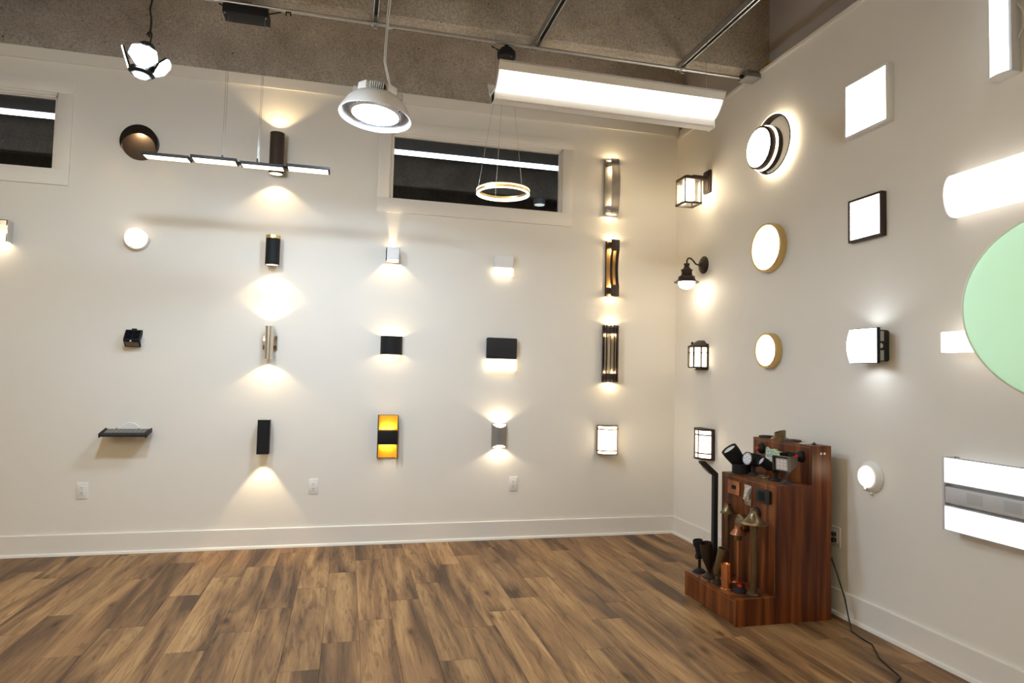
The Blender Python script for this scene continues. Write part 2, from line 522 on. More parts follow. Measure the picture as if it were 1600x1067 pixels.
def window(name, x0, x1):
    w_ = bpy.data.objects.new(name, None); COL.objects.link(w_); struct(w_)
    z0, z1 = WZ
    ox0, ox1, oz0, oz1 = x0-.116, x1+.110, 2.541, 3.268
    G().box(ox0, ox1, -.020, .002, z1+.030, oz1, .0015).build('casing_board', TRIM, w_)
    G().box(ox0, ox1, -.020, .002, oz0, z0-.003, .0015).build('casing_board', TRIM, w_)
    G().box(ox0, x0-.028, -.0195, .002, z0-.003, z1+.030, .0015).build('casing_board', TRIM, w_)
    G().box(x1+.021, ox1, -.0195, .002, z0-.003, z1+.030, .0015).build('casing_board', TRIM, w_)
    g = G()
    for d, y0, y1 in ((.030, -.012, .004), (.014, -.002, .020), (0.006, .010, .036)):
        g.box(x0-d, x1+d*.8, y0, y1, z1+d-.016, z1+d)
        g.box(x0-d, x0-d+.010, y0, y1, z0, z1+d)
        g.box(x1+d*.8-.010, x1+d*.8, y0, y1, z0, z1+d)
    g.box(x0-.02, x1+.02, 0.0, .036, z0-.012, z0)
    g.build('window_frame', TRIM, w_)
    G().box(x0-.01, x1+.01, .026, .031, z0-.01, z1+.01).build('pane', GLASSW, w_)
window('window_1', *W1)
window('window_2', *W2)

# ================================================================== added fill lights outside the frame, adjacent room light
def fill_bar(name, label, x0, x1, y, z, strength, col, h=.07, wd=.07, group=None):
    t = thing(name, label, 'ceiling light', ((x0+x1)/2, y, z), 0, group)
    L2 = (x1-x0)/2
    G().box(-L2, L2, -wd/2, wd/2, .03, .075, .004).build('housing', LIGHTGREY, t)
    G().box(-L2+.004, L2-.004, -wd/2+.003, wd/2-.003, -h/2, .03).build('diffuser', emit('fill_bar_lens', col, strength), t)
    g = G()
    for s in (-.8, 0, .8): g.tube([(L2*s, 0, .07), (L2*s, 0, ZD-z)], .002, 6)
    g.build('suspension_wire', WIRE, t)
    return t
for yk, wk in ((-5.8, 'nearest of three'), (-7.4, 'middle of three'), (-9.2, 'farthest of three')):  # unseen bars added as fill light for the walls
    fill_bar('fill_bar_light', 'long fill light bar added across the room behind the viewpoint, ' + wk, -8.6, -3.4, yk, 3.02, FILL_BAR_STRENGTH, FILL_TINT, .05, .05, 'added fill bars behind the viewpoint')
def fill_panel(label, x, y):  # unseen panel added to raise the ambient light
    t = thing('fill_panel_light', label, 'ceiling light', (x, y, 3.30), 0, 'added fill panels behind the viewpoint')
    G().box(-.60, .60, -.30, .30, 0, .06, .004).build('housing', LIGHTGREY, t)
    G().box(-.58, .58, -.28, .28, -.006, 0).build('diffuser', emit('fill_panel_lens', AMBER, FILL_PANEL_STRENGTH), t)
    G().box(-.58, .58, -.28, .28, .06, .066).build('up_diffuser', emit('fill_up_lens', AMBER, FILL_UP_STRENGTH), t)  # upward glow added to brighten the concrete and upper walls
    g = G()
    for sx in (-.5, .5): g.tube([(sx, 0, .05), (sx, 0, ZD-3.30)], .002, 6)
    g.build('suspension_wire', WIRE, t)
for y, yn in ((-4.4, 'nearer row'), (-7.0, 'middle row'), (-9.8, 'rear row')):
    for x, xn in ((-7.4, 'far side'), (-5.2, 'centre'), (-3.5, 'nearest the fixture wall')):
        fill_panel('suspended fill light panel added behind the viewpoint, %s, %s' % (yn, xn), x, y)
adj = thing('tube_light', 'long white tube light seen through the high windows', 'ceiling light', (-3.6, 1.0, 3.355), 0)
G().box(-4.6, 3.6, -.03, .03, .018, .135).build('housing', mat('adjacent_housing', (0.42, 0.44, 0.46), 0.5), adj)
G().box(-4.6, 3.6, -.022, .022, -.014, .018).build('tube', emit('adjacent_tube', (0.92, 0.96, 1.0), 9.0), adj)
t = thing('disc_light', 'small round ceiling light seen low in the right high window', 'ceiling light', (-.507, 2.556, 3.40), 0)
G().lathe([(0, .066), (.075, .066), (.075, .012), (.068, .0), (0, .0)], None, 28).build('housing', LIGHTGREY, t)
G().lathe([(0, -.004), (.062, -.004), (.062, .001), (0, .001)], None, 28).build('lens', emit('adjacent_disc', (0.9, 0.97, 0.95), 1.2), t)

# ================================================================== OVERHEAD CONDUIT, STRUTS
t = thing('conduit_run', 'galvanised steel conduit running along under the concrete beam', 'conduit', (-4.5, -1.134, 3.424))
G().tube([(-4.9, 0, 0), (4.40, 0, 0)], .0105, 12).build('pipe', STEEL, t)
g = G()
for x in (1.95, -.9): g.box(x-.017, x+.017, -.014, .014, -.016, .004, .002)
g.build('coupling', STEEL, t)
g = G()
for x in (1.34, 1.365): g.box(x, x+.006, -.004, .004, -.030, -.008)
g.box(1.34, 1.371, -.006, .006, -.012, -.006)
g.build('clip', BLACK, t)
for x, lab in ((3.932, None), (2.862, None), (1.862, None)):
    g = G(); g.pipe(.0165, .004, -.013, .013, tr(x, 0, 0) @ ry(pi/2), 16); g.box(x-.012, x+.012, -.006, .006, -.030, -.014); g.build('strap', STEEL, t)
t = thing('junction_box', 'square grey steel junction box at the end of the conduit', 'junction box', (-.058, -1.15, 3.425))
g = G(); g.box(-.055, .055, -.052, .052, -.012, .030, .004); g.build('box', mat('box_steel', (0.20, 0.20, 0.195), 0.5, 0.7, var=.3, scale=70), t)
G().box(-.057, .057, -.054, .054, -.016, -.012, .001).build('cover_plate', STEEL, t)
G().cyl(.013, -.075, -.050, ry(pi/2), 12).build('connector', BLACK, t)
o = G().tube([(.03-.058, -1.10, 3.47), (0.02, -1.13, 3.515), (.05, -1.20, 3.53), (.075, -1.26, 3.51), (.08, -1.30, 3.47)], .006, 8).build('yellow_cable', mat('yellow_cable', (0.62, 0.36, 0.01), .5))
o['label'] = 'small yellow cable looping behind the wall ledge by the junction box'; o['category'] = 'cable'
for x, lab in ((-3.67, 'slotted steel strut beyond the rectangular black canopy'), (-2.64, 'slotted steel strut above the white dome light'),
               (-1.608, 'slotted steel strut meeting the conduit beside the small round black canopy'), (-.568, 'slotted steel strut meeting the conduit near the junction box')):
    t = thing('strut_channel', lab, 'strut', (x, -1.06, 3.44), 0, 'strut channels over the room')
    g = G()
    g.box(-.0205, .0205, -3.2, 0, .038, .041); g.box(-.0205, -.018, -3.2, 0, 0, .041); g.box(.018, .0205, -3.2, 0, 0, .041)
    g.box(-.0205, -.011, -3.2, 0, 0, .0025); g.box(.011, .0205, -3.2, 0, 0, .0025)
    g.build('channel', STEEL, t)
    g = G()
    for k in range(40): g.box(-.006, .006, -.03-k*.05-.028, -.03-k*.05, .0362, .0378)
    g.build('slot', BLACK, t)['kind'] = 'stuff'
    G().box(-.018, .018, -3.2, 0, .033, .036).build('channel_shade', mat('strut_shadow', (0.10, 0.10, 0.10), .6, .5), t)  # dark sheet standing in for the shade inside the channel

# ================================================================== HANGING LIGHTS
# --- four panel linear pendant
t = thing('panel_pendant', 'slim black pendant of four tilted glowing panels on thin wires', 'pendant light', (-3.378, -1.10, 2.482))
LPN = .2575
for i in range(4):
    x0 = -.514 + i*LPN; x1 = x0 + LPN - .012
    yo = (.012, -.012, .012, -.012)[i]
    m = tr((x0+x1)/2, yo, .010) @ rx(R(-2 if i % 2 else 2))
    o = G().obox(m, x1-x0, .098, .016, .002).build('panel', BLACK, t)
    G().obox(m @ tr(0, 0, -.0085), x1-x0-.020, .078, .002).build('light_strip', emit('pendant_panel', SOFT, 3.0), o)
g = G()
for i in range(3):
    x0 = -.514 + (i+1)*LPN - .014
    g.box(x0, x0+.016, -.012, .012, .004, .016)
g.build('hinge', BLACK, t)
g = G()
for x in (-.095, .095):
    g.cyl(.0045, .018, .042, tr(x, -.02, 0), 10)
g.build('wire_post', BLACK, t)
g = G()
for x, xc in ((-.095, -.095), (.095, .105)):
    for y in (-.03, .045):
        g.tube([(x, -.02 if y < 0 else .03, .03), (xc, y, .885)], .0011, 6)
g.build('suspension_wire', WIRE, t)
o = G().box(-.125, .125, -.062, .062, .872, .918, .002).build('canopy', BLACK, t)
g = G()
for x in (-.112, .112):
    for y in (-.05, .05): g.cyl(.005, .866, .872, tr(x, y, 0), 10)
g.build('screw', CHROME, o)
g = G(); g.box(-.03, .03, -.03, .03, .918, .96); g.tube([(-.11, 0, .918), (-.16, .02, .955)], .004, 6); g.tube([(.11, 0, .918), (.19, .0, .945)], .004, 6); g.build('bracket', BLACK, o)

# --- ring pendant
t = thing('ring_pendant', 'thin glowing ring pendant hanging before the right high window', 'pendant light', (-1.805, -1.10, 2.468))
g = G(); g.lathe([(.158, -.014), (.170, -.014), (.170, .014), (.158, .014)], None, 64, closed=True); ring = g.build('ring', BRASS, t)
G().lathe([(.1575, -.019), (.1705, -.019), (.1705, -.0135), (.1575, -.0135)], None, 64, closed=True).build('light_strip', emit('ring_lens', SOFT, 3.0), ring)
G().lathe([(.1702, .003), (.1712, .003), (.1712, .010), (.1702, .010)], None, 64, closed=True).build('light_strip', MATS['ring_lens'], ring)
G().lathe([(.1570, -.012), (.1582, -.012), (.1582, -.002), (.1570, -.002)], None, 64, closed=True).build('light_strip', MATS['ring_lens'], ring)
g = G()
for a in (R(160), R(95), R(25)):
    g.tube([(.164*cos(a), .164*sin(a), .01), (.03*cos(a), .03*sin(a), .885)], .0011, 6)
g.build('suspension_wire', WIRE, t)
can = G().cyl(.060, .875, .915, None, 36, .003).build('canopy', BLACK, t)
g = G()
for a in (R(160), R(95), R(25), R(-60)): g.cyl(.005, .869, .876, tr(.045*cos(a), .045*sin(a), 0), 8)
g.build('screw', CHROME, can)
g = G(); g.cyl(.040, .915, .935, None, 20); g.box(-.012, .012, -.012, .012, .93, .975); g.tube([(-.05, 0, .92), (-.10, .01, .945)], .004, 6); g.build('bracket', BLACK, can)

# --- high bay
t = thing('high_bay_light', 'white domed industrial high bay light hung from a steel strut', 'high bay light', (-2.632, -1.50, 2.700))
t.scale = (.93, .93, .93)
t.rotation_euler = (R(-2), R(5), 0)
out = [(.212, .0), (.214, .006), (.205, .030), (.178, .080), (.140, .118), (.104, .136)]
inn = [(.100, .132), (.136, .114), (.173, .076), (.199, .028), (.206, .004)]
g = G(); g.lathe(out + inn, None, 56, closed=True); dome = g.build('dome', WHITE, t)
g = G(); g.lathe([(.0, .016), (.140, .016), (.152, .024), (.152, .055), (.130, .075), (.0, .085)], None, 48); g.build('lens_rim', WHITE, t)
G().lathe([(.0, .010), (.08, .011), (.136, .0145), (.136, .0155), (.0, .0155)], None, 48).build('lens', emit('bay_lens', (.62, .81, 1.0), BAY_STRENGTH), t)
g = G()
for k in range(36):
    a = 2*pi*k/36
    g.obox(rz(a) @ tr(.160, 0, .040), .016, .005, .030)
g.build('fin', LIGHTGREY, t)
g = G()
for k in range(4):
    a = R(40) + pi/2*k
    g.obox(rz(a) @ tr(.075, 0, .150), .105, .072, .046, .006)
g.lathe([(.0, .120), (.095, .120), (.085, .176), (.0, .180)], None, 24)
g.build('driver_housing', WHITE, t)
g = G()
for k in range(4):
    a = R(-5) + pi/2*k
    for j in range(-3, 4):
        g.obox(rz(a + j*.085) @ tr(.118, 0, .140), .060, .006, .034)
g.build('heat_sink_fin', LIGHTGREY, t)
g = G(); g.cyl(.018, .0, .022, rz(R(-80)) @ tr(.108, 0, .142) @ ry(pi/2), 16); g.build('sensor_cap', BLACK, t)
g = G(); g.cyl(.014, .176, .196, None, 14); g.tube([(0, .0, .19), (.0, .012, .21), (0, 0, .232), (0, -.012, .21)], .004, 8, closed=True); g.tube([(.0, 0, .225), (.004, .01, .245), (0, 0, .262), (-.004, -.01, .245)], .004, 8, closed=True); g.build('hook', CHROME, t)
G().tube([(0, 0, .255), (-.008, .0, .795)], .0012, 6).build('suspension_wire', WIRE, t)
g = G(); g.tube([(.05, 0, .178), (.058, .0, .215), (.045, .005, .26), (.012, .01, .36), (.006, .01, .46), (-.002, .0, .62), (-.008, -.02, .795)], .0042, 8)
g.tube([(.062, 0, .178), (.066, .0, .215), (.05, .005, .27), (.020, .01, .36), (.014, .01, .46), (.008, .0, .62), (.004, -.02, .795)], .0036, 8)
g.build('power_cord', CORDW, t)

# --- folding petal lamp
t = thing('petal_lamp', 'black hanging work lamp with folding bright petal panels', 'pendant lamp', (-3.640, -2.05, 2.585))
t.scale = (.80, .80, .80)
t.rotation_euler = (R(-4), R(6), R(-8))
g = G(); g.lathe([(0, .150), (.030, .150), (.036, .143), (.037, .02), (.030, .01), (0, .01)], None, 24)
g.build('lamp_base', DARKGREY, t)
g = G()
for k in range(20):
    a = 2*pi*k/20; g.obox(rz(a) @ tr(.0375, 0, .100), .003, .004, .080)
g.build('cooling_rib', DARKGREY, t)
g = G(); g.lathe([(0, .012), (.045, .010), (.062, -.004), (.066, -.022), (.050, -.036), (0, -.038)], None, 28); hub = g.build('hub', DARKGREY, t)
G().lathe([(0, -.0385), (.032, -.0385), (.032, -.041), (0, -.043)], None, 24).build('lens', emit('petal_lens', (.74, .88, 1.0), 580.0), hub)
def petal(az, tilt):
    m = rz(az) @ tr(.058, 0, -.014) @ ry(-tilt)       # local +X runs outward along the petal
    L_, W0, W1 = .118, .060, .150
    def sh(d, off):
        P = [(0.0, -W0/2+d), (L_*.45, -W1/2+d), (L_*.85, -W1*.40+d*.6), (L_-d, -W1*.15), (L_-d, W1*.15), (L_*.85, W1*.40-d*.6), (L_*.45, W1/2-d), (0.0, W0/2-d)]
        return [(x+(d if x == 0 else 0), y) for x, y in P]
    g = G(); g.prism(sh(0, 0), 'z', -.004, .006); bmesh.ops.transform(g.bm, matrix=m, verts=g.bm.verts); o = g.build('petal', DARKGREY, t)
    g = G(); g.prism(sh(.008, 0), 'z', -.0065, -.004); bmesh.ops.transform(g.bm, matrix=m, verts=g.bm.verts); g.build('lens', MATS['petal_lens'], o)
    g = G(); g.cyl(.006, -.02, .02, m @ rx(pi/2), 10); g.build('hinge', DARKGREY, o)
for az, tl in ((R(-68), R(60)), (R(196), R(66)), (R(14), R(56)), (R(104), R(55))): petal(az, tl)
g = G(); g.tube([(.012, 0, .150), (.012, 0, .205), (.004, 0, .222), (-.008, 0, .218), (-.012, 0, .198)], .004, 8); g.cyl(.010, .148, .160, None, 12); g.build('hook', BLACK, t)
g = G(); g.tube([(.0, 0, .19), (.0, .0, .24), (-.012, .01, .30), (-.034, .02, .36), (-.030, .02, .60), (-.030, .0, 1.06)], .0055, 8); g.build('power_cord', CORDB, t)
G().tube([(.01, 0, .21), (.010, .0, 1.06)], .001, 6).build('suspension_wire', WIRE, t)

# --- gull wing linear pendant
t = thing('gull_wing_pendant', 'white gull-wing linear pendant with glowing curved wings near the corner', 'pendant light', (-1.466, -2.0, 2.672))
HL = .609
def wing(s):
    # profile in (y,z): s=-1 toward the viewpoint
    return [(s*(.030 + .110*k/10), .030 + .085*(k/10)**2.0*1.0 + .02*(k/10)) for k in range(11)]
for s in (-1, 1):
    pw = wing(s)
    poly = pw + [(y, z+.003) for y, z in pw[::-1]]
    o = G().prism(poly, 'x', -HL, HL).build('wing', WHITE, t)
    lens = pw[:9]
    lp = [(y-s*.001, z-.0035) for y, z in lens] + [(y, z-.0010) for y, z in lens[::-1]]
    G().prism(lp, 'x', -HL+.006, HL-.006).build('lens', emit('gull_lens', (1.0, .93, .80), 2.6), o)
    G().box(-HL, HL, min(s*.136, s*.143), max(s*.136, s*.143), .132, .139).build('edge_lip', LIGHTGREY, o)
g = G(); g.prism([(-.030, -.006), (-.024, -.014), (.024, -.014), (.030, -.006), (.030, .030), (-.030, .030)], 'x', -HL, HL); g.build('channel', WHITE, t)
for x in (-HL, HL-.004):
    full = [(-.034, -.016), (-.034, .028)] + [(y, z-.005) for y, z in wing(-1)[1:]] + [(y, z+.006) for y, z in wing(-1)[::-1][:-1]] + [(0, .045)] + [(y, z+.006) for y, z in wing(1)[1:]] + [(y, z-.005) for y, z in wing(1)[::-1][:-1]] + [(.034, .028), (.034, -.016)]
    G().prism(full, 'x', x, x+.004).build('end_plate', WHITE, t)
g = G()
for x in (-.60, .575):
    g.tube([(x, 0, .04), (x-.002, .0, .3), (x+.004, 0, .55), (x, 0, .80)], .0018, 6)
g.build('suspension_wire', WIRE, t)
G().tube([(.30, 0, .08), (.33, 0, .135), (.38, .0, .15), (.40, 0, .10)], .004, 8).build('power_cord', CORDW, t)

# ================================================================== BACK WALL FIXTURES
# --- round disc washer
t = back('disc_sconce', 'round dark bronze disc sconce lit from a hidden upper crescent', 'wall light', -4.223, 2.890)
g = G(); g.lathe([(0, 0.0), (.122, 0.0), (.122, .012), (.117, .012), (0, .012)], OUT, 56); g.build('back_disc', BRONZE, t)
Rr, cz, cr = .122, -.052, .112
a1 = math.acos(max(-1, min(1, 0)))
# crescent between outer circle and a lowered inner circle
def circ_int():
    z = (Rr*Rr - cr*cr + cz*cz)/(2*cz); x = math.sqrt(Rr*Rr - z*z); return x, z
ix, iz = circ_int()
ao = math.atan2(iz, ix); ai = math.atan2(iz-cz, ix)
poly = [(Rr*cos(ao+(pi-2*ao)*k/30), Rr*sin(ao+(pi-2*ao)*k/30)) for k in range(31)]
poly += [(cr*cos(pi-ai-(pi-2*ai)*k/30), cz+cr*sin(pi-ai-(pi-2*ai)*k/30)) for k in range(1, 30)]
g = G(); g.prism(poly, 'y', -.050, -.044); g.build('crescent_visor', mat('black_bronze', (.016, .011, .009), .6, .2, spec=.2), t)
g = G(); g.lathe([(.1175, .010), (.122, .010), (.122, .050), (.1175, .050)], OUT, 44, closed=True, a0=ao, a1=pi-ao); g.build('rim', BRONZE, t)
spot(t, (0, -.030, .088), (0, .16, -1), 9.0, 165, .6, WARM, .02)

# --- cylinders on the second column
def cylinder_light(name, label, x, z, r, h, D, mt, up=None, down=None, plate=(.07, .13, .03, -.06), cap=None, cool=WARM):
    t = back(name, label, 'wall light', x, z)
    m = tr(0, -D, 0)
    g = G(); g.pipe(r, .004, -h/2, h/2, m, 40); body = g.build('cylinder_body', mt, t)
    g = G(); g.cyl(r-.004, -.006, .006, m, 32); g.build('divider', BLACK, body)
    pw, ph, pd, pz = plate
    G().box(-pw/2, pw/2, -D+r-.006, .0, pz-ph/2, pz+ph/2, .002).build('mounting_block', mt, t)
    for sgn, cfg in ((1, up), (-1, down)):
        if not cfg: continue
        half, power = cfg
        zz = sgn*h/2
        g = G(); g.lathe([(0, zz-sgn*.003), (r-.0045, zz-sgn*.003), (r-.0045, zz-sgn*.006), (0, zz-sgn*.006)], m, 28)
        g.build('lens', emit('small_lamp', SOFT, 2.0), body)
        spot(t, (0, -D, zz+sgn*.001), (0, 0, sgn), power, 2*half, .35, cool, .014)
    if cap:
        zz = h/2
        g = G(); g.pipe(r+.0012, .003, zz-.022, zz+.002, m, 40); g.build('top_ring', cap, t)
        G().cyl(r-.003, zz-.006, zz-.003, m, 32).build('top_cap', BLACK, t)
    return t
cylinder_light('cylinder_sconce', 'tall dark bronze cylinder sconce beaming up and down behind the panel pendant', -3.291, 2.886, .051, .305, .090, BROWN, (54, 5.5), (58, 5.5), (.06, .13, .04, -.045))
cylinder_light('cylinder_sconce', 'short black cylinder sconce with a gold top ring', -3.291, 2.168, .050, .215, .085, BLACK, None, (57, 3.6), (.07, .085, .03, .0), BRASS)
t = cylinder_light('cylinder_sconce', 'slim polished nickel cylinder sconce on a square chrome plate', -3.291, 1.495, .0295, .238, .070, NICKEL, (60, 3.2), (62, 4.0), (.03, .03, .03, 0))
G().box(-.05, .05, -.018, .001, -.052, .052, .002).build('wall_plate', CHROME, t)

t = back('square_sconce', 'black square tube sconce with a warm beam onto the floor', 'wall light', -3.300, .812)
g = G(); s_, D_ = .0405, .075
for a in ((-s_, -s_+.004, -D_-s_, -D_+s_), (s_-.004, s_, -D_-s_, -D_+s_), (-s_, s_, -D_-s_, -D_-s_+.004), (-s_, s_, -D_+s_-.004, -D_+s_)):
    g.box(a[0], a[1], a[2], a[3], -.1225, .1225)
g.box(-s_+.003, s_-.003, -D_-s_+.003, -D_+s_-.003, .112, .116)
g.build('square_body', BLACK, t)
G().box(-s_, s_, -D_-s_, -D_+s_, .1225, .1245).build('top_trim', NICKEL, t)
G().box(-.022, .022, -.036, 0, -.045, .055, .002).build('mounting_block', BLACK, t)
G().box(-.034, .034, -D_-.034, -D_+.034, -.118, -.115).build('lens', emit('small_lamp', SOFT, 2.0), t)
spot(t, (0, -D_, -.127), (0, 0, -1), 7.5, 74, .35, WARM, .012)

# --- white cube
t = back('cube_sconce', 'small white cube sconce with a narrow beam up and wide beam down', 'wall light', -2.424, 2.200)
g = G()
a, b0, b1 = .0485, -.012, -.110
g.box(-a, a, b1, b1+.003, -a, a); g.box(-a, -a+.003, b1, b0, -a, a); g.box(a-.003, a, b1, b0, -a, a)
g.box(-a, -.013, b1, b0, a-.003, a); g.box(.013, a, b1, b0, a-.003, a)
g.build('cube_shell', WHITE, t)
G().box(-.052, .052, -.012, .001, -.053, .053, .002).build('wall_plate', WHITE, t)
G().box(-a, -a+.006, b1+.01, b0, -a-.001, a+.001).build('side_flap', LIGHTGREY, t)
spot(t, (0, -.045, -.036), (0, 0, 1), 6.0, 160, .1, WARM, .005)
spot(t, (0, -.050, -.012), (0, 0, -1), 2.4, 160, .15, WARM, .008)
spot(t, (0, -.05, .047), (0, 0, 1), .25, 165, .2, WARM, .01)

# --- half lit squares
def half_square(name, label, x, z, w_, h, zsplit, dep, mt, power):
    t = back(name, label, 'wall light', x, z)
    g = G(); g.box(-w_/2, w_/2, -dep, -.004, zsplit, h/2, .010, 3); g.build('upper_housing', mt, t)
    g = G(); g.box(-w_/2+.001, w_/2-.001, -dep+.002, -.006, -h/2, zsplit-.001, .010, 3); g.build('glowing_diffuser', emit('half_square_lens', SOFT, power*1.3), t)
    G().box(-w_/2+.012, w_/2-.012, -.010, 0.001, -h/2+.03, h/2-.012).build('wall_plate', WHITE, t)
half_square('half_square_sconce', 'small square sconce, white upper half and glowing lower half', -1.540, 2.174, .158, .168, -.018, .052, WHITE, 2.2)
half_square('half_square_sconce', 'larger square sconce, charcoal upper half and glowing lower half', -1.540, 1.462, .246, .262, -.036, .052, DARKGREY, 2.2)

# --- half oval up/down
t = back('half_oval_sconce', 'black half-oval sconce with brass lining washing up and down', 'wall light', -2.407, 1.506)
def arc(wd, dp, n=20): return [(wd/2*cos(pi*k/n), -dp*sin(pi*k/n)) for k in range(n+1)]
o_, i_ = arc(.166, .085), arc(.158, .081)
g = G(); g.prism(o_ + i_[::-1], 'z', -.069, .069); sh = g.build('curved_shell', BLACK, t)
o2, i2 = arc(.1575, .0808), arc(.153, .078)
g = G(); g.prism(o2 + i2[::-1], 'z', -.066, .066); g.build('brass_lining', BRASS, sh)
G().box(-.080, .080, -.006, .001, -.067, .067).build('wall_plate', BRASS, t)
g = G(); g.prism(arc(.150, .072), 'z', -.012, .012); g.build('divider', BLACK, t)
spot(t, (0, -.036, .040), (0, 0, 1), 1.5, 170, .1, WARM, .012)
spot(t, (0, -.036, -.040), (0, 0, -1), 1.5, 170, .1, WARM, .012)

# --- gold box
t = back('gold_box_sconce', 'upright black sconce with two bright gold-lined cavities', 'wall light', -2.415, .810)
G().box(-.074, .074, -.012, .001, -.163, .163, .004).build('back_plate', BLACK, t)
for z0, z1 in ((.048, .160), (-.160, -.058)):
    o = G().box(-.068, .068, -.016, -.011, z0, z1).build('gold_back', GOLD, t)
    g = G(); g.box(-.071, -.0665, -.070, -.011, z0, z1); g.box(.0665, .071, -.070, -.011, z0, z1); g.build('gold_side', GOLD, o)
g = G(); g.box(-.075, -.0712, -.072, 0, -.163, .163, .0015); g.box(.0712, .075, -.072, 0, -.163, .163, .0015); g.build('side_wall', BLACK, t)
G().box(-.075, .075, -.078, -.012, -.058, .048, .010, 3).build('middle_cover', BLACK, t)
g = G(); g.box(-.070, -.064, -.03, 0, -.172, -.160); g.box(.064, .070, -.03, 0, -.172, -.160); g.build('foot', NICKEL, t)
for z in (.056, -.066):
    g = G()
    d = bpy.data.lights.new('lamp_strip', 'AREA'); d.shape = 'RECTANGLE'; d.size = .11; d.size_y = .03; d.energy = .25; d.color = WARM
    o = bpy.data.objects.new('lamp_strip', d); COL.objects.link(o); o.parent = t
    o.location = (0, -.045, z); o.rotation_euler = Vector((0, .35, 1 if z > 0 else -1)).to_track_quat('-Z', 'Y').to_euler()

# --- silver half moon
t = back('half_moon_sconce', 'silver curved sconce with white half-moon ends beaming both ways', 'wall light', -1.539, .813)
def moon(u, v):
    a = pi*u; wd = .058; zc = .096 - .030*(sin(a))**1.2
    return Vector((wd*cos(a), -.050*sin(a)-.004, -zc + 2*zc*v))
g = G(); g.grid(moon, 24, 8, .002); g.build('curved_cover', SILVER, t)
G().box(-.061, .061, -.008, .001, -.098, .098, .002).build('wall_plate', SILVER, t)
for s in (1, -1):
    P = arc(.108, .044, 16)
    g = G()
    vs = [g.bm.verts.new((x, y-.005, s*(.094 - .026*max(0, -y/.044)**1.2))) for x, y in P]
    g.bm.faces.new(vs); g.build('half_moon_lens', emit('moon_lens', SOFT, 2.5), t)
    spot(t, (0, -.040, s*.086), (0, .12, s), 2.2, 132, .3, SOFT, .012)

# --- framed half cylinder
t = back('half_cylinder_sconce', 'glowing half-cylinder sconce framed by thin bronze double bands', 'wall light', -.620, .785)
def hc(wd, dp, n=20): return [(wd/2*cos(pi*k/n), -dp*sin(pi*k/n)-.012) for k in range(n+1)]
g = G(); g.prism(hc(.160, .078), 'z', -.114, .114); g.build('diffuser', emit('half_cyl_lens', SOFT, 6.5), t)
for z in (.116, .088, -.088, -.116):
    g = G(); g.prism(hc(.176, .088) if abs(z) > .1 else hc(.176, .088) + hc(.162, .080)[::-1], 'z', z-.0048, z+.0048); g.build('band', mat('bronze_nickel', (.26, .18, .11), .35, .6, var=.1), t)
g = G(); g.box(-.089, -.080, -.020, .001, -.118, .118); g.box(.080, .089, -.020, .001, -.118, .118); g.build('side_rail', MATS['bronze_nickel'], t)
G().box(-.084, .084, -.012, .001, -.117, .117).build('wall_plate', NICKEL, t)

# --- silver bow sconce
t = back('bow_sconce', 'tall silver sconce with a bowed front strip lit at both ends', 'wall light', -.617, 2.901)
G().box(-.062, .062, -.016, .001, -.237, .237, .002).build('back_plate', SILVER, t)
def bow(u, v):
    zz = -.238 + .476*v
    return Vector((-.030 + .075*u, -.062 - .034*(1-(zz/.238)**2), zz))
g = G(); g.grid(bow, 2, 24, .003); g.build('bowed_strip', SILVER, t)
for s in (1, -1):
    G().box(-.050, .044, -.062, -.016, s*.186-.020, s*.186+.020, .002).build('lamp_bracket', SILVER, t)
    point(t, (0, -.034, s*.150), .8, WARM, .025)
    spot(t, (0, -.036, s*.212), (0, .1, s), 1.1, 165, .2, WARM, .010)

# --- bronze slotted sconce
t = back('slotted_sconce', 'tall dark bronze sconce with a curved slotted front glowing gold', 'wall light', -.605, 2.212)
G().box(-.052, .050, -.012, .001, -.232, .232, .002).build('back_plate', BRONZE, t)
G().box(-.046, .044, -.015, -.011, -.232, .232).build('gold_lining', mat('amber_lining', (.55, .33, .12), .4, .4, var=.1), t)
def slot(x0, x1):
    def f(u, v):
        zz = -.145 + .290*v
        return Vector((x0 + (x1-x0)*u, -.068 + .022*(1-(zz/.145)**2), zz))
    return f
g = G(); g.grid(slot(-.028, -.006), 2, 18, .003); g.grid(slot(.019, .046), 2, 18, .003)
g.build('curved_rail', BROWN, t)
for s in (1, -1):
    G().box(-.028, .046, -.073, -.067, s*.190-.048, s*.190+.048, .001).build('end_block', BROWN, t)
    G().box(-.044, .040, -.067, -.014, s*.190-.024, s*.190+.024, .001).build('lamp_bracket', BRONZE, t)
    point(t, (0, -.040, s*.150), .42, WARM, .007)
    spot(t, (0, -.036, s*.222), (0, .1, s), .9, 165, .2, WARM, .010)

# --- slat cage sconce
t = back('slat_sconce', 'tall bronze sconce of six upright slats over a curved lit core', 'wall light', -.607, 1.497)
G().box(-.066, .066, -.012, .001, -.232, .232, .002).build('back_plate', BRONZE, t)
g = G(); g.prism(hc(.100, .040) + hc(.094, .037)[::-1], 'z', -.228, .228); g.build('curved_core', mat('champagne_core', (.55, .46, .33), .55, .1, var=.05), t)
for z in (.192, -.192):
    g = G(); g.prism(hc(.116, .052) + hc(.108, .048)[::-1], 'z', z-.026, z+.026); g.build('band', BROWN, t)
for k in range(6):
    a = R(12) + R(156)*k/5
    m = tr(.064*cos(a), -.012-.056*sin(a), 0) @ rz(-a)
    G().obox(m, .018, .006, .472, .0008).build('slat', BROWN, t)
for s in (1, -1):
    for x in (-.05, 0, .05):
        point(t, (x, -.060+abs(x)*.5, s*.158), .14, WARM, .005)
    spot(t, (0, -.040, s*.242), (0, .15, s), .9, 165, .2, WARM, .010)

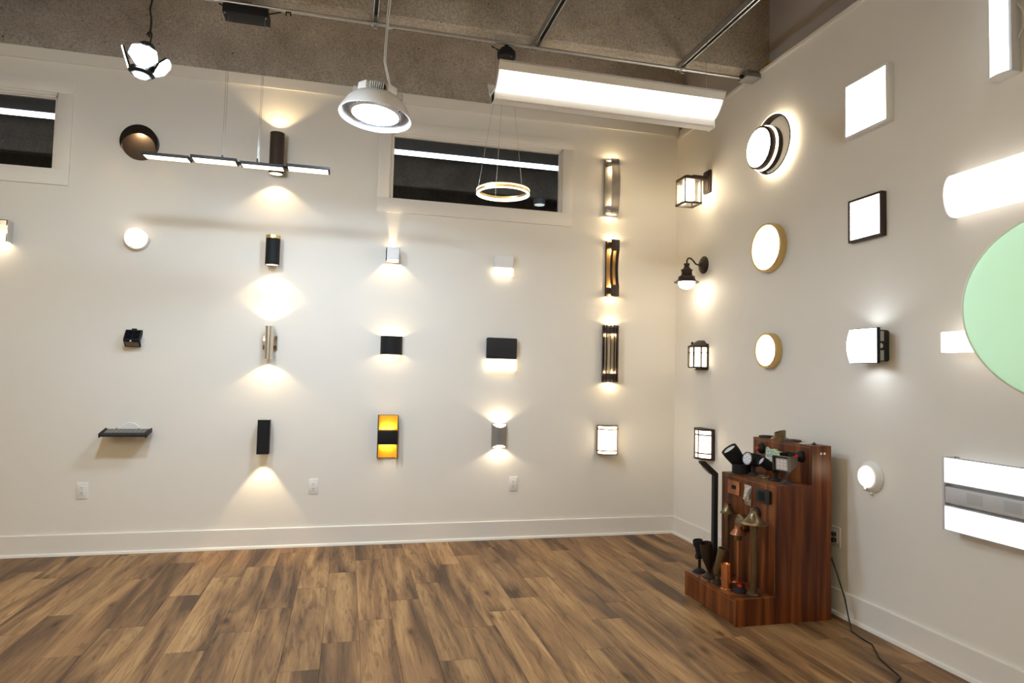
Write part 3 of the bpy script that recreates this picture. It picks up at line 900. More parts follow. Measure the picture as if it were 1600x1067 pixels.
# --- opal globe sconce with ledge
t = back('opal_sconce', 'round glowing opal sconce sitting in a half-bowl white shade', 'wall light', -4.205, 2.200)
G().lathe([(0, 0), (.070, 0), (.070, .012), (0, .012)], OUT, 36).build('wall_plate', WHITE, t)
G().lathe([(0, .080), (.040, .076), (.060, .060), (.067, .035), (.066, .012), (0, .012)], tr(-.012, 0, .008) @ OUT, 36).build('opal_globe', emit('opal_lens', SOFT, 1.7), t)
g = G(); g.lathe([(.074, .0), (.079, .0), (.079, .056), (.074, .056)], OUT, 32, closed=True, a0=R(-186), a1=R(6))
bmesh.ops.transform(g.bm, matrix=tr(0, 0, .0), verts=g.bm.verts)
g.build('half_bowl', WHITE, t)

# --- mirror sconce at the left edge of the picture
t = back('mirror_sconce', 'chrome framed mirror sconce glowing along its lower edge', 'wall light', -5.12, 2.187)
g = G(); g.box(-.145, .142, -.080, 0.001, -.074, .074, .002); g.build('chrome_box', CHROME, t)
G().box(-.135, .134, -.0825, -.0795, -.060, .066).build('mirror_panel', CHROME, t)
G().box(-.135, .134, -.0835, -.0795, -.070, -.036, .001).build('light_strip', emit('mirror_lens', SOFT, 2.5), t)
G().box(-.135, .134, -.076, -.006, -.0775, -.073).build('bottom_lens', emit('mirror_lens2', SOFT, 7.0), t)

# --- solar wedge
t = back('solar_wedge_light', 'small black wedge solar light on a round white mount', 'wall light', -4.190, 1.492)
G().cyl(.060, 0, .022, OUT, 32, .003).build('round_mount', WHITEP, t)
prof = [(-.022, .062), (-.050, .060), (-.100, -.012), (-.096, -.018), (-.048, -.060), (-.042, -.056), (-.070, -.014), (-.022, .030)]
g = G(); g.prism(prof, 'x', -.050, .050); body = g.build('wedge_body', BLACK, t)
def onface(y0, z0, y1, z1, off, x0, x1):
    d = Vector((0, y1-y0, z1-z0)); n = Vector((0, d.z, -d.y)).normalized()
    if n.y > 0: n = -n
    return [Vector((x0, y0, z0))+n*off, Vector((x1, y0, z0))+n*off, Vector((x1, y1, z1))+n*off, Vector((x0, y1, z1))+n*off]
def plate(pts, material, name, par, th=.0015):
    g = G(); f = g.bm.faces.new([g.bm.verts.new(p) for p in pts]); bmesh.ops.solidify(g.bm, geom=[f], thickness=th); return g.build(name, material, par)
for x0, x1 in ((-.043, -.002), (.002, .043)):
    plate(onface(-.055, .052, -.094, -.004, .0012, x0, x1), SOLAR, 'solar_cell', body)
plate(onface(-.090, -.026, -.056, -.054, .0012, -.042, .042), mat('frosted_lens', (.38, .33, .28), .4), 'led_panel', body)
g = G(); g.lathe([(0, .012), (.007, .009), (.009, 0), (0, 0)], tr(-.002, -.094, -.020) @ OUT, 16); g.build('sensor_dome', CHROME, body)
G().box(-.014, .014, -.048, -.022, .060, .070, .002).build('top_clip', BLACK, body)

# --- solar strip
t = back('solar_strip_light', 'wide black solar strip light sloping out from the wall', 'wall light', -4.190, .838)
G().cyl(.066, 0, .018, OUT, 32, .003).build('round_mount', WHITEP, t)
G().box(-.045, .045, -.05, -.015, -.010, .020).build('bracket', BLACK, t)
m = tr(0, -.105, .003) @ rx(R(12))
body = G().obox(m, .276, .135, .018, .004).build('panel_body', DARKGREY, t)
for k in range(9):
    G().obox(m @ tr(-.112+k*.028, .010, .0098), .026, .092, .0016).build('solar_cell', SOLAR, body)
for s in (-1, 1):
    G().obox(m @ tr(s*.1425, 0, 0), .009, .142, .030, .003).build('end_cap', DARKGREY, body)
g = G(); g.cyl(.0085, -.136, .136, m @ tr(0, -.066, .002) @ ry(pi/2), 14); g.build('front_roll', DARKGREY, body)
g = G()
for x in (-.075, .065): g.obox(m @ tr(x, .064, .012), .010, .012, .008, .001)
g.build('clip', CHROME, body)

# --- outlets
def outlet(label, loc, rot, cat='outlet'):
    t = thing('wall_outlet', label, cat, loc, rot, 'wall outlets')
    G().box(-.0345, .0345, -.006, .001, -.0565, .0565, .0025).build('cover_plate', WHITEP, t)
    o = G().box(-.0165, .0165, -.0085, -.004, -.034, .034, .0015).build('receptacle', WHITEP, t)
    g = G()
    for z in (.017, -.017):
        g.box(-.0075, -.0050, -.0092, -.008, z+.001, z+.009); g.box(.0050, .0072, -.0092, -.008, z+.002, z+.008)
        g.cyl(.0026, .008, .0092, tr(0, 0, z-.006) @ OUT, 10)
    g.build('slot', BLACK, o)
    g = G()
    for z in (.047, -.047): g.cyl(.003, .0055, .0068, tr(0, 0, z) @ OUT, 10)
    g.build('screw', WHITEP, t)
    return t
outlet('white wall outlet below the black solar strip light', (-4.470, 0, .4345), 0)
outlet('white wall outlet low on the wall between the square tube and gold-lined sconces', (-2.944, 0, .4365), 0)
outlet('white wall outlet below the silver half-moon sconce', (-1.412, 0, .4315), 0)
t = outlet('white wall outlet with two black plugs beside the wooden stand', (0, -1.925, .427), -pi/2)
g = G(); g.box(-.013, .013, -.036, -.008, .006, .028, .005); g.tube([(0, -.034, .017), (-.02, -.050, .014), (-.045, -.055, .0)], .0045, 8); g.build('plug', mat('dark_plug', (.03, .028, .025), .5), t)
g = G(); g.box(-.013, .013, -.036, -.008, -.028, -.006, .004); g.tube([(0, -.034, -.017), (-.02, -.050, -.019), (-.045, -.055, -.03)], .0045, 8); g.build('plug', CORDB, t)
# ================================================================== RIGHT WALL FIXTURES
# --- carriage lantern (top of the corner column)
t = right('wall_lantern', 'dark bronze box lantern with clear panes on a tall bracket', 'wall lantern', -.520, 2.865)
G().box(-.045, .045, -.022, .001, -.090, .088, .004).build('wall_plate', BROWN, t)
G().box(-.036, .036, -.030, -.020, -.080, .078, .003).build('wall_plate_step', BROWN, t)
G().box(-.024, .024, -.150, -.024, .012, .040, .003).build('arm', BROWN, t)
cy = -.175   # centre of the lantern box, out from the wall
H = .068
G().box(-H-.006, H+.006, cy-H-.006, cy+H+.006, -.010, .012, .003).build('roof_plate', BROWN, t)
g = G(); g.lathe([(.092, .012), (.060, .026), (.0, .030)], tr(0, cy, 0) @ rz(pi/4), 4); g.build('roof_cap', BROWN, t)
for sx in (-1, 1):
    for sy in (-1, 1):
        G().box(sx*H-.004, sx*H+.004, cy+sy*H-.004, cy+sy*H+.004, -.190, -.010).build('post', BROWN, t)
g = G()
for a in (-1, 1):
    g.box(-H-.006, H+.006, cy+a*H-.008, cy+a*H+.008, -.200, -.188); g.box(a*H-.008, a*H+.008, cy-H-.006, cy+H+.006, -.200, -.188)
g.build('bottom_frame', BROWN, t)
for a in (-1, 1):
    G().box(-H+.005, H-.005, cy+a*H-.001, cy+a*H+.001, -.188, -.010).build('pane', GLASSC, t)
    G().box(a*H-.001, a*H+.001, cy-H+.005, cy+H-.005, -.188, -.010).build('pane', GLASSC, t)
g = G(); g.box(-.034, .034, cy-.034, cy+.034, -.165, -.014, .003); g.build('inner_diffuser', emit('lantern_lens', SOFT, 28.0), t)

# --- gooseneck barn lamp
t = right('gooseneck_lamp', 'dark bronze gooseneck wall lamp with tiered shade and white globe', 'wall lamp', -.460, 2.212)
G().lathe([(0, 0), (.070, 0), (.070, .006), (.060, .016), (.040, .022), (.022, .028), (.016, .040), (0, .040)], OUT, 40).build('wall_canopy', BRONZE, t)
G().tube([(0, -.030, 0), (0, -.055, -.002), (0, -.075, .004), (0, -.098, .030), (0, -.120, .046), (0, -.138, .046), (0, -.150, .030), (0, -.152, .000)], .0065, 12).build('gooseneck_arm', BRONZE, t)
m = tr(0, -.152, -.012)
G().lathe([(0, .016), (.022, .014), (.023, .000), (.017, -.006), (.030, -.028), (.046, -.036), (.046, -.042), (.041, -.048), (.040, -.070), (.048, -.084), (.064, -.092), (.064, -.106), (.068, -.110), (.070, -.120), (.098, -.134), (.098, -.137), (.060, -.134), (.0, -.130)], m, 44).build('tiered_shade', BRONZE, t)
G().lathe([(.066, -.134), (.064, -.150), (.052, -.172), (.030, -.186), (0, -.190)], m, 36, caps=False).build('globe', emit('barn_globe', NEUT, 11.0), t)
point(t, (0, -.152, -.225), 1.4, SOFT, .03)

# --- half hexagon lantern
t = right('half_lantern', 'dark bronze half-hexagon wall lantern with small peaked roof', 'wall lantern', -.450, 1.480)
hx = [(.088, 0), (.083, -.060), (.040, -.100), (-.040, -.100), (-.083, -.060), (-.088, 0)]
def scl(P, k): return [(x*k, y*k) for x, y in P]
G().box(-.090, .090, -.012, .001, -.104, .100, .002).build('wall_plate', BRONZE, t)
g = G(); g.prism(scl(hx, .90), 'z', -.080, .070); g.build('diffuser', emit('half_lantern_lens', SOFT, 7.5), t)
g = G(); g.prism(scl(hx, 1.06), 'z', .070, .084); g.build('roof_rim', BRONZE, t)
g = G()
lo = [g.bm.verts.new((x*1.0, y*1.0, .084)) for x, y in hx]; hi = [g.bm.verts.new((x*.30, y*.34-.004 if y < 0 else 0, .128)) for x, y in hx]
for i in range(5): g.bm.faces.new((lo[i], lo[i+1], hi[i+1], hi[i]))
g.bm.faces.new(hi); g.bm.faces.new((lo[0], hi[0], hi[5], lo[5])); bmesh.ops.recalc_face_normals(g.bm, faces=g.bm.faces); g.build('peaked_roof', BRONZE, t)
g = G(); g.prism(scl(hx, 1.03), 'z', -.090, -.080); g.build('base_rim', BRONZE, t)
G().box(-.030, .080, -.060, -.006, -.106, -.101).build('lower_lip', BRONZE, t)
for x, y in hx[1:5]:
    G().box(x-.005, x+.005, y-.005, y+.005, -.080, .070).build('post', BRONZE, t)
g = G(); P = scl(hx, .985); g.tube([(x, y, .030) for x, y in P], .0035, 6); g.build('cross_bar', BRONZE, t)
g = G(); g.cyl(.009, .098, .116, tr(-.030, -.075, 0), 12); g.build('photocell', BLACK, t)

# --- craftsman lantern
t = right('curved_lantern', 'brown framed wall lantern with curved glowing front behind the bollard head', 'wall lantern', -.535, .805)
def bowp(wd, dp, n=20): return [(wd/2*cos(pi*k/n), -dp*sin(pi*k/n)**.85) for k in range(n+1)]
G().box(-.108, .108, -.014, .001, -.118, .118, .002).build('wall_plate', BROWN, t)
g = G(); g.prism(bowp(.196, .088), 'z', -.104, .104); g.build('diffuser', emit('craft_lens', SOFT, 7.5), t)
for z0, z1 in ((.102, .118), (-.118, -.102)):
    g = G(); g.prism(bowp(.214, .100), 'z', z0, z1); g.build('end_frame', BROWN, t)
for z in (.070, -.070):
    g = G(); g.prism(bowp(.208, .097) + bowp(.197, .0885)[::-1], 'z', z-.005, z+.005); g.build('cross_bar', BROWN, t)
for aa in (R(112), R(78)):
    x, y = .102*cos(aa), -.093*sin(aa)**.85
    G().obox(tr(x, y, 0) @ rz(aa-pi/2), .010, .008, .208).build('upright', BROWN, t)
for sx in (-1, 1):
    G().box(sx*.100-.007, sx*.100+.007, -.028, -.0, -.104, .104).build('side_frame', BROWN, t)

# --- double ring light
t = right('double_ring_light', 'brown disc light set inside an offset glowing ring', 'wall light', -1.293, 2.876)
ro = tr(.090, 0, -.004) @ OUT
G().lathe([(.190, .0), (.197, .0), (.197, .050), (.190, .050)], ro, 64, closed=True).build('outer_ring', BROWN, t)
G().lathe([(.197, .006), (.2055, .006), (.2055, .046), (.197, .046)], ro, 64, closed=True).build('outer_glow', emit('ring_glow', SOFT, 4.5), t)
md = tr(0, 0, 0) @ OUT
G().lathe([(0, .0), (.148, .0), (.148, .036), (.0, .036)], md, 56).build('lower_disc', BROWN, t)
G().lathe([(.0, .036), (.151, .036), (.151, .050), (.0, .050)], md, 56).build('middle_glow', MATS['ring_glow'], t)
G().lathe([(0, .050), (.143, .050), (.143, .082), (.138, .085), (.0, .085)], md, 56).build('upper_disc', BROWN, t)
G().lathe([(0, .0852), (.130, .0852), (.130, .087), (0, .087)], md, 56).build('lens', emit('disc_lens', NEUT, 9.0), t)

# --- brass discs
def brass_disc(label, y, z, r, dep):
    t = right('brass_disc_light', label, 'wall light', y, z, None)
    G().lathe([(r-.016, dep-.010), (r-.014, dep), (r-.002, dep), (r, dep-.002), (r, .0), (r-.016, 0)], OUT, 56, closed=True).build('brass_rim', BRASS, t)
    G().lathe([(0, dep-.004), (r-.016, dep-.004), (r-.016, dep-.020), (0, dep-.020)], OUT, 56).build('lens', MATS['disc_lens'], t)
brass_disc('larger round flush light with a satin brass rim', -1.322, 2.192, .163, .048)
brass_disc('smaller round flush light with a satin brass rim', -1.326, 1.503, .117, .048)

# --- square panels
def square_panel(label, y, z, s, dep, mt, border):
    t = right('square_panel_light', label, 'wall light', y, z)
    h = s/2
    for a in ((-h, h, h-border, h), (-h, h, -h, -h+border), (-h, -h+border, -h+border, h-border), (h-border, h, -h+border, h-border)):
        G().box(a[0], a[1], -dep, .0, a[2], a[3], .001).build('frame_rail', mt, t)
    G().box(-h+border, h-border, -dep+.004, -.006, -h+border, h-border).build('lens', emit('panel_lens', NEUT, 8.0), t)
square_panel('square flush panel light with a white frame', -2.192, 2.832, .314, .040, WHITE, .014)
square_panel('square flush panel light with a dark brown frame', -2.177, 2.200, .238, .034, BROWN, .013)

# --- wall pack
t = right('wall_pack', 'square cool-white wall pack with bowed lens and black housing', 'wall light', -2.245, 1.497)
G().box(-.070, .070, -.085, .001, -.080, .084, .012, 3).build('housing', DARKGREY, t)
G().box(-.096, .096, -.104, -.084, -.093, .093, .003).build('frame', BLACK, t)
pl = [(-.104, -.089)] + [(-.105 - .022*(1-((-.089+.178*k/16)/.092)**2), -.089+.178*k/16) for k in range(17)] + [(-.104, .089)]
g = G(); g.prism(pl, 'x', -.092, .092); g.build('bowed_lens', emit('pack_lens', (.90, .95, 1.0), 5.0), t)
for s in (1, -1):
    o = G().box(.070, .0715, -.078, -.040, s*.050-.026, s*.050+.026).build('sticker', mat('grey_sticker', (.42, .42, .40), .5, var=.3, scale=300), t)
G().cyl(.013, .070, .074, tr(0, -.060, 0) @ ry(pi/2), 18).build('side_plug', LIGHTGREY, t)
g = G()
for sx in (-1, 1):
    for sz in (-1, 1): g.cyl(.004, .104, .1075, tr(sx*.086, 0, sz*.083) @ OUT, 10)
g.build('screw', DARKGREY, t)
for s in (1, -1): spot(t, (0, -.100, s*.100), (0, .35, s), .7, 150, .6, (.88, .94, 1.0), .03)

# --- small round with sensor
t = right('sensor_light', 'small round white light with glowing lens and sensor nub', 'wall light', -2.188, .805)
G().lathe([(0, 0), (.084, 0), (.084, .008), (.066, .028), (.056, .034), (0, .034)], OUT, 44).build('base', WHITEP, t)
G().lathe([(0, .034), (.054, .034), (.052, .042), (.030, .048), (0, .050)], OUT, 36).build('lens', emit('sensor_lens', SOFT, 8.0), t)
g = G(); g.lathe([(0, .012), (.007, .009), (.009, 0), (0, 0)], tr(-.012, -.032, -.066) @ OUT, 16); g.build('sensor_nub', WHITEP, t)
G().box(-.008, .016, -.018, 0, -.092, -.080, .002).build('lower_tab', WHITEP, t)

# --- vertical led strip
t = right('vertical_strip_light', 'upright white linear strip light near the top of the wall', 'wall light', -2.975, 2.98)
G().box(-.048, .048, -.052, .001, -.345, .345, .004).build('housing', LIGHTGREY, t)
g = G(); g.prism([(-.046, -.050), (-.040, -.066), (0, -.072), (.028, -.068), (.034, -.050)], 'z', -.342, .342); g.build('lens', emit('strip_lens', (.90, .95, 1.0), 3.0), t)
g = G(); g.prism([(-.050, -.0), (-.050, -.052), (-.040, -.070), (0, -.076), (.036, -.070), (.050, -.052), (.050, 0)], 'z', -.348, -.343); g.build('end_cap', WHITE, t)
G().tube([(.050, -.02, -.05), (.075, -.022, -.10), (.078, -.02, -.15), (.050, -.02, -.205)], .003, 8).build('wire', CORDW, t)

# --- bowed vanity light
t = right('vanity_light', 'wide bowed white vanity light above the green disc', 'wall light', -3.03, 2.178)
pv = [(-.0, -.095), (-.040, -.092), (-.075, -.070), (-.098, -.030), (-.104, .0)]
prof = [(0, -.098)] + [(-.050*sin(pi*k/12)-.030, -.098*cos(pi*k/12)) for k in range(13)] + [(0, .098)]
g = G(); g.prism(prof, 'x', -.318, .318); g.build('bowed_lens', emit('vanity_lens', NEUT, 1.6), t)
g = G(); pr3 = [(y*1.03, z*1.03) for y, z in prof]; g.prism(pr3, 'x', -.324, -.318); g.prism(pr3, 'x', .318, .324); g.build('end_cap', mat('opal_plastic', (.85, .85, .84), .3), t)
G().box(-.30, .30, -.012, .001, -.090, .090).build('wall_plate', WHITE, t)

# --- led bar
t = right('bar_light', 'slim rectangular glowing bar light running behind the green disc', 'wall light', -3.0, 1.497)
G().box(-.300, .300, -.030, .001, -.030, .030).build('back_box', WHITE, t)
G().box(-.308, .308, -.082, -.028, -.047, .047, .003).build('lens', emit('bar_lens', NEUT, 1.8), t)

# --- troffer
t = right('troffer_light', 'long troffer light with two glowing strips and a perforated grey channel', 'wall light', -3.01, .811)
G().box(-.312, .312, -.055, .001, -.155, .155).build('housing', LIGHTGREY, t)
g = G(); g.box(-.316, -.306, -.082, -.0, -.164, .164, .001); g.box(.306, .316, -.082, 0, -.164, .164, .001); g.build('end_plate', LIGHTGREY, t)
for z0, z1 in ((.054, .160), (-.160, -.060)):
    G().box(-.306, .306, -.080, -.054, z0, z1, .002).build('lens', emit('troffer_lens', (.97, .98, 1.0), 2.6), t)
g = G(); g.box(-.306, .306, -.078, -.054, .046, .051); g.box(-.306, .306, -.078, -.054, -.057, -.052); g.box(-.314, .314, -.080, -.05, .160, .163); g.box(-.314, .314, -.080, -.05, -.163, -.160); g.build('edge_rail', LIGHTGREY, t)
ch = G().box(-.302, .302, -.082, -.054, -.040, .032, .002).build('centre_channel', LIGHTGREY, t)
for xc in (-.156, .014, .18):
    g = G()
    for i in range(12):
        for j in range(7):
            g.box(xc-.036+i*.0064-.0012, xc-.036+i*.0064+.0012, -.0826, -.0815, -.022+j*.0064-.0012, -.022+j*.0064+.0012)
    g.build('perforation', mat('hole_grey', (.12, .12, .13), .6), ch)['kind'] = 'stuff'
for x in (-.285, -.270):
    G().cyl(.004, .163, .166, tr(x, -.04, 0), 8).build('screw', DARKGREY, t)

# ================================================================== GREEN DISC
FAB = mat('green_fabric', (.74, .97, .84), .75, var=.03, scale=20, spec=.15)
fab = MATS['green_fabric'].node_tree.nodes['Principled BSDF']
fab.inputs['Emission Color'].default_value = (.60, .84, .68, 1)     # glow added so the fabric reads as softly lit
fab.inputs['Emission Strength'].default_value = 0.42
fnt = MATS['green_fabric'].node_tree
ftr = fnt.nodes.new('ShaderNodeBsdfTranslucent'); ftr.inputs[0].default_value = (.78, .98, .84, 1)
fmx = fnt.nodes.new('ShaderNodeMixShader'); fmx.inputs[0].default_value = 0.5
fnt.links.new(fab.outputs[0], fmx.inputs[1]); fnt.links.new(ftr.outputs[0], fmx.inputs[2])
fnt.links.new(fmx.outputs[0], fnt.nodes['Material Output'].inputs[0])
cen = Vector((-0.890, -3.875, 1.513))
t = thing('fabric_disc', 'large round softly lit pale green fabric disc with stitched rim', 'fabric disc', (cen.x, cen.y, 0))
face = (Vector((-2.7318, -5.1604, 1.30)) - cen).normalized()
q = face.to_track_quat('Z', 'Y').to_matrix().to_4x4(); q.translation = Vector((0, 0, cen.z))
RD = .262
pr = [(0, .045)] + [(RD*sin(pi/2*k/10), .045*cos(pi/2*k/10)**1.0) for k in range(1, 10)] + [(RD, .004), (RD, -.004)] + [(RD*sin(pi/2*k/10), -.045*cos(pi/2*k/10)) for k in range(9, 0, -1)] + [(0, -.045)]
G().lathe(pr, q, 72).build('fabric_cover', FAB, t)
g = G(); g.tube([q @ Vector(((RD+.001)*cos(2*pi*k/72), (RD+.001)*sin(2*pi*k/72), 0)) for k in range(72)], .0045, 8, closed=True); g.build('rim_piping', mat('pale_piping', (.75, .88, .76), .6), t)
g = G(); g.cyl(.012, .02, cen.z-RD+.01, None, 16); g.build('stand_pole', STEEL, t)
G().lathe([(0, 0), (.15, 0), (.15, .012), (.03, .022), (0, .022)], None, 32).build('stand_base', STEEL, t)

# ================================================================== DISPLAY STAND
X0, X1, X2, X3 = -.698, -.452, -.232, -.108
Y0, Y1 = -2.013, -1.473
Z1, Z2, Z3 = .140, .733, .948
T_ = .018
t = thing('display_stand', 'stepped red-brown wooden display stand against the wall', 'display stand', (0, 0, 0))
sp = [(X0, 0), (X0, Z1), (X1, Z1), (X1, Z2), (X2, Z2), (X2, Z3), (X3, Z3), (X3, 0)]
for y in (Y0, Y1-T_):
    g = G(); g.prism(sp, 'y', y, y+T_); side = g.build('side_panel', WALNUT, t)
a, b0 = Y0+T_, Y1-T_
G().box(X0+.002, X0+.002+T_, a, b0, .004, Z1-.012).build('step_front', WALNUT, t)
G().box(X0+.001, X1, a, b0, Z1-.012, Z1).build('step_top', WALNUT, t)
G().box(X1+.002, X1+.002+T_, a, b0, Z1, Z2-.012).build('riser_panel', WALNUT, t)
G().box(X1+.001, X2, a, b0, Z2-.012, Z2).build('middle_shelf', WALNUT, t)
G().box(X2+.002, X2+.002+T_, a, b0, Z2, Z3-.012).build('back_panel', WALNUT, t)
G().box(X2+.001, X3, a, b0, Z3-.012, Z3).build('top_board', WALNUT, t)
g = G()
e = .0016
for y in (Y0+T_-e, Y1-T_):
    for (xa, za), (xb, zb) in zip(sp[:-2], sp[1:-1]):
        g.box(min(xa, xb)-.0006, max(xa, xb)+.0006, y, y+e, min(za, zb)-.0006 if za != 0 else 0.003, max(za, zb)+.0006)
for xx, zz in ((X0, Z1-.012), (X1, Z2-.012), (X2, Z3-.012)):
    g.box(xx+.0005, xx+.002, a, b0, zz-e/2, zz+e/2)
g.build('edge_band', mat('pale_edge_band', (.36, .18, .07), .45), t)
g = G()
for x in (-.175, -.152): g.cyl(.0065, 0, .003, tr(x, Y0, .906) @ OUT, 14)
g.build('screw_cap', mat('cream_cap', (.78, .70, .55), .4), t)

# sticker on the back panel
st = thing('sticker', 'white and green lettered sticker on the stand back panel', 'sticker', (X2+.0015, -1.697, .857), -pi/2)
outl = [(-.098, .030), (-.088, .042), (-.070, .042), (-.062, .034), (-.030, .033), (-.022, .038), (.010, .038), (.016, .030), (.060, .028), (.066, .018), (.098, .014), (.098, -.030), (.080, -.038), (-.090, -.040), (-.098, -.020)]
g = G(); g.prism(outl, 'y', -.0012, 0); g.build('sticker_base', mat('sticker_white', (.72, .78, .66), .35), st)
def text(s, x, z, size, material, parent, y=-.0016, sx=1.0):
    cu = bpy.data.curves.new('lettering', 'FONT'); cu.body = s; cu.size = size; cu.extrude = .0002; cu.align_x = 'LEFT'
    tmp = bpy.data.objects.new('lettering', cu); COL.objects.link(tmp)
    bpy.context.view_layer.update()
    me = bpy.data.meshes.new_from_object(tmp.evaluated_get(bpy.context.evaluated_depsgraph_get()))
    bpy.data.objects.remove(tmp)
    me.materials.clear(); me.materials.append(material)
    o = bpy.data.objects.new('lettering', me); COL.objects.link(o); o.parent = parent
    o.location = (x, y, z); o.rotation_euler = (pi/2, 0, 0); o.scale = (sx, 1, 1)
    return o
GREENI = mat('green_ink', (.05, .38, .06), .4); BLUEI = mat('blue_ink', (.05, .05, .34), .4); REDI = mat('red_ink', (.45, .02, .03), .4)
text('GreenZone', -.092, .010, .038, GREENI, st, sx=.86)
text('WE', -.094, -.022, .040, BLUEI, st); text('S', -.034, -.022, .040, REDI, st); text('TC', -.008, -.022, .040, BLUEI, st)
g = G()
for k in range(14): g.box(-.086+k*.012, -.078+k*.012, -.0018, -.001, -.036+.002*(k % 2), -.028)
g.build('small_print', GREENI, st)['kind'] = 'stuff'

# red-eyed domes on the back panel and on the step
def dome(label, loc, m, r=.033, par=None):
    t = thing('dome_light', label, 'garden light', loc)
    G().lathe([(0, 0), (r, 0), (r, .006), (r*.86, .018), (r*.5, .028), (r*.36, .030), (0, .030)], m, 32).build('dome_body', BLACK, t)
    G().lathe([(0, .029), (r*.32, .029), (r*.30, .038), (0, .041)], m, 20).build('red_lens', RED, t)
    return t
FX = ry(-pi/2)   # lathe axis towards -X (out of the stand front)
dome('black dome light with red lens beside the start of the sticker', (X2+.002, -1.562, .886), FX)
dome('black dome light with red lens near the stand side panel', (X2+.002, -1.925, .880), FX)
dome('black oval dome with red tip lying on the lowest step', (-.598, -1.895, Z1), Matrix.Identity(4), .037)

# fixtures set in the riser
t = thing('step_light', 'square brushed copper step light in the stand riser', 'step light', (X1+.002, -1.612, .658), -pi/2)
g = G()
for q4 in ((-.060, .060, .014, .040), (-.060, .060, -.040, -.010), (-.060, -.022, -.010, .014), (.028, .060, -.010, .014)): g.box(q4[0], q4[1], -.010, 0, q4[2], q4[3])
g.build('copper_plate', COPPERB, t)
G().box(-.022, .028, -.004, 0, -.010, .014).build('recess', BLACK, t)
g = G(); g.obox(tr(.003, -.006, -.004) @ rx(R(35)), .046, .004, .012); g.build('tilted_lens', DARKGREY, t)
t = thing('step_light', 'tall polished nickel scoop step light in the stand riser', 'step light', (X1+.002, -1.752, .638), -pi/2)
G().box(-.034, .034, -.008, 0, -.058, .058, .002).build('nickel_plate', NICKEL, t)
def hood(u, v):
    a = pi*u; zz = .044 - .066*v
    return Vector((.030*cos(a), -.008 - (.006+.020*v)*sin(a), zz))
g = G(); g.grid(hood, 16, 6, .0015); g.build('scoop_hood', CHROME, t)
G().cyl(.003, .008, .010, tr(-.002, 0, -.042) @ OUT, 10).build('screw', BLACK, t)
t = thing('step_light', 'black louvred brick light in the stand riser', 'step light', (X1+.002, -1.905, .660), -pi/2)
G().box(-.061, .061, -.018, 0, -.036, .036, .004).build('black_frame', DARKGREY, t)
for k in range(6):
    G().obox(tr(-.008, -.0185, -.020+k*.0085) @ rx(R(30)), .058, .003, .006).build('louvre', BLACK, t)
g = G()
for x in (-.052, .044): g.cyl(.003, .018, .019, tr(x, 0, .002) @ OUT, 8)
g.build('screw', BLACK, t)
t = thing('globe_deck_light', 'aged bronze round deck light mounted on the riser behind the path lights', 'deck light', (X1+.002, -1.715, .470))
G().lathe([(0, 0), (.048, 0), (.050, .010), (.046, .030), (.034, .044), (0, .048)], FX, 32).build('bronze_body', AGED, t)
G().lathe([(.036, .030), (.050, .026), (.051, .034), (.038, .040)], FX, 32, closed=True).build('ring', AGED, t)
t = thing('round_eyelid_light', 'small glossy black round light high on the riser', 'deck light', (X1+.002, -1.835, .553))
G().lathe([(0, 0), (.032, 0), (.032, .010), (.024, .016), (0, .017)], FX, 28).build('black_body', BLACK, t)
G().lathe([(.022, .014), (.026, .014), (.026, .020), (.022, .020)], FX, 24, closed=True, a0=R(60), a1=R(300)).build('eyelid', NICKEL, t)

# --- things on the lowest step
def aim(loc, tilt, az):   # frame whose +Z points along the beam
    return tr(*loc) @ rz(az) @ ry(tilt)
def base_disc(t, r, mt, h=.016):
    G().lathe([(0, 0), (r, 0), (r, .004), (r*.62, h*.75), (r*.35, h), (0, h)], None, 28).build('base', mt, t)
# small black spot
t = thing('spot_light', 'slim black adjustable spot light at the far end of the lowest step', 'garden spot light', (-.625, -1.515, Z1))
base_disc(t, .040, BLACK, .022)
g = G(); g.cyl(.009, .018, .085, None, 14); g.cyl(.016, -.018, .018, tr(-.004, 0, .092) @ ry(pi/2), 14); g.build('knuckle_stem', BLACK, t)
m = aim((0, 0, .095), R(8), R(170))
G().lathe([(0, 0), (.018, .0), (.020, .010), (.022, .055), (.030, .065), (.030, .095), (.026, .098), (.026, .070), (0, .070)], m, 26).build('spot_head', BLACK, t)
# bronze tulip spot
t = thing('spot_light', 'dark bronze tulip spot light with bright bulb on the lowest step', 'garden spot light', (-.618, -1.615, Z1))
base_disc(t, .042, BRONZE, .024)
g = G(); g.cyl(.013, .018, .050, None, 16); g.build('stem', BRONZE, t)
m = aim((0, 0, .045), R(12), R(200))
G().lathe([(0, 0), (.016, .0), (.024, .030), (.033, .062), (.036, .085), (.037, .140), (.034, .160), (.032, .158), (.034, .090), (0, .086)], m, 30).build('tulip_body', BRONZE, t)
G().lathe([(0, .128), (.020, .124), (.026, .112), (.0, .108)], m, 22).build('bulb', CHROME, t)
# aged brass bullet
t = thing('spot_light', 'aged brass bullet spot light leaning over the lowest step', 'garden spot light', (-.632, -1.725, Z1))
base_disc(t, .040, BRONZE, .020)
g = G(); g.cyl(.012, .016, .050, None, 16); g.box(-.018, .018, -.006, .006, .036, .060, .002); g.cyl(.007, -.030, .030, tr(0, 0, .048) @ rx(pi/2), 10); g.build('knuckle_stem', AGED, t)
m = aim((0, 0, .050), R(13), R(-35))
G().lathe([(0, 0), (.022, .0), (.028, .010), (.030, .120), (.031, .150), (.028, .150), (.027, .110), (0, .108)], m, 30).build('bullet_body', AGED, t)
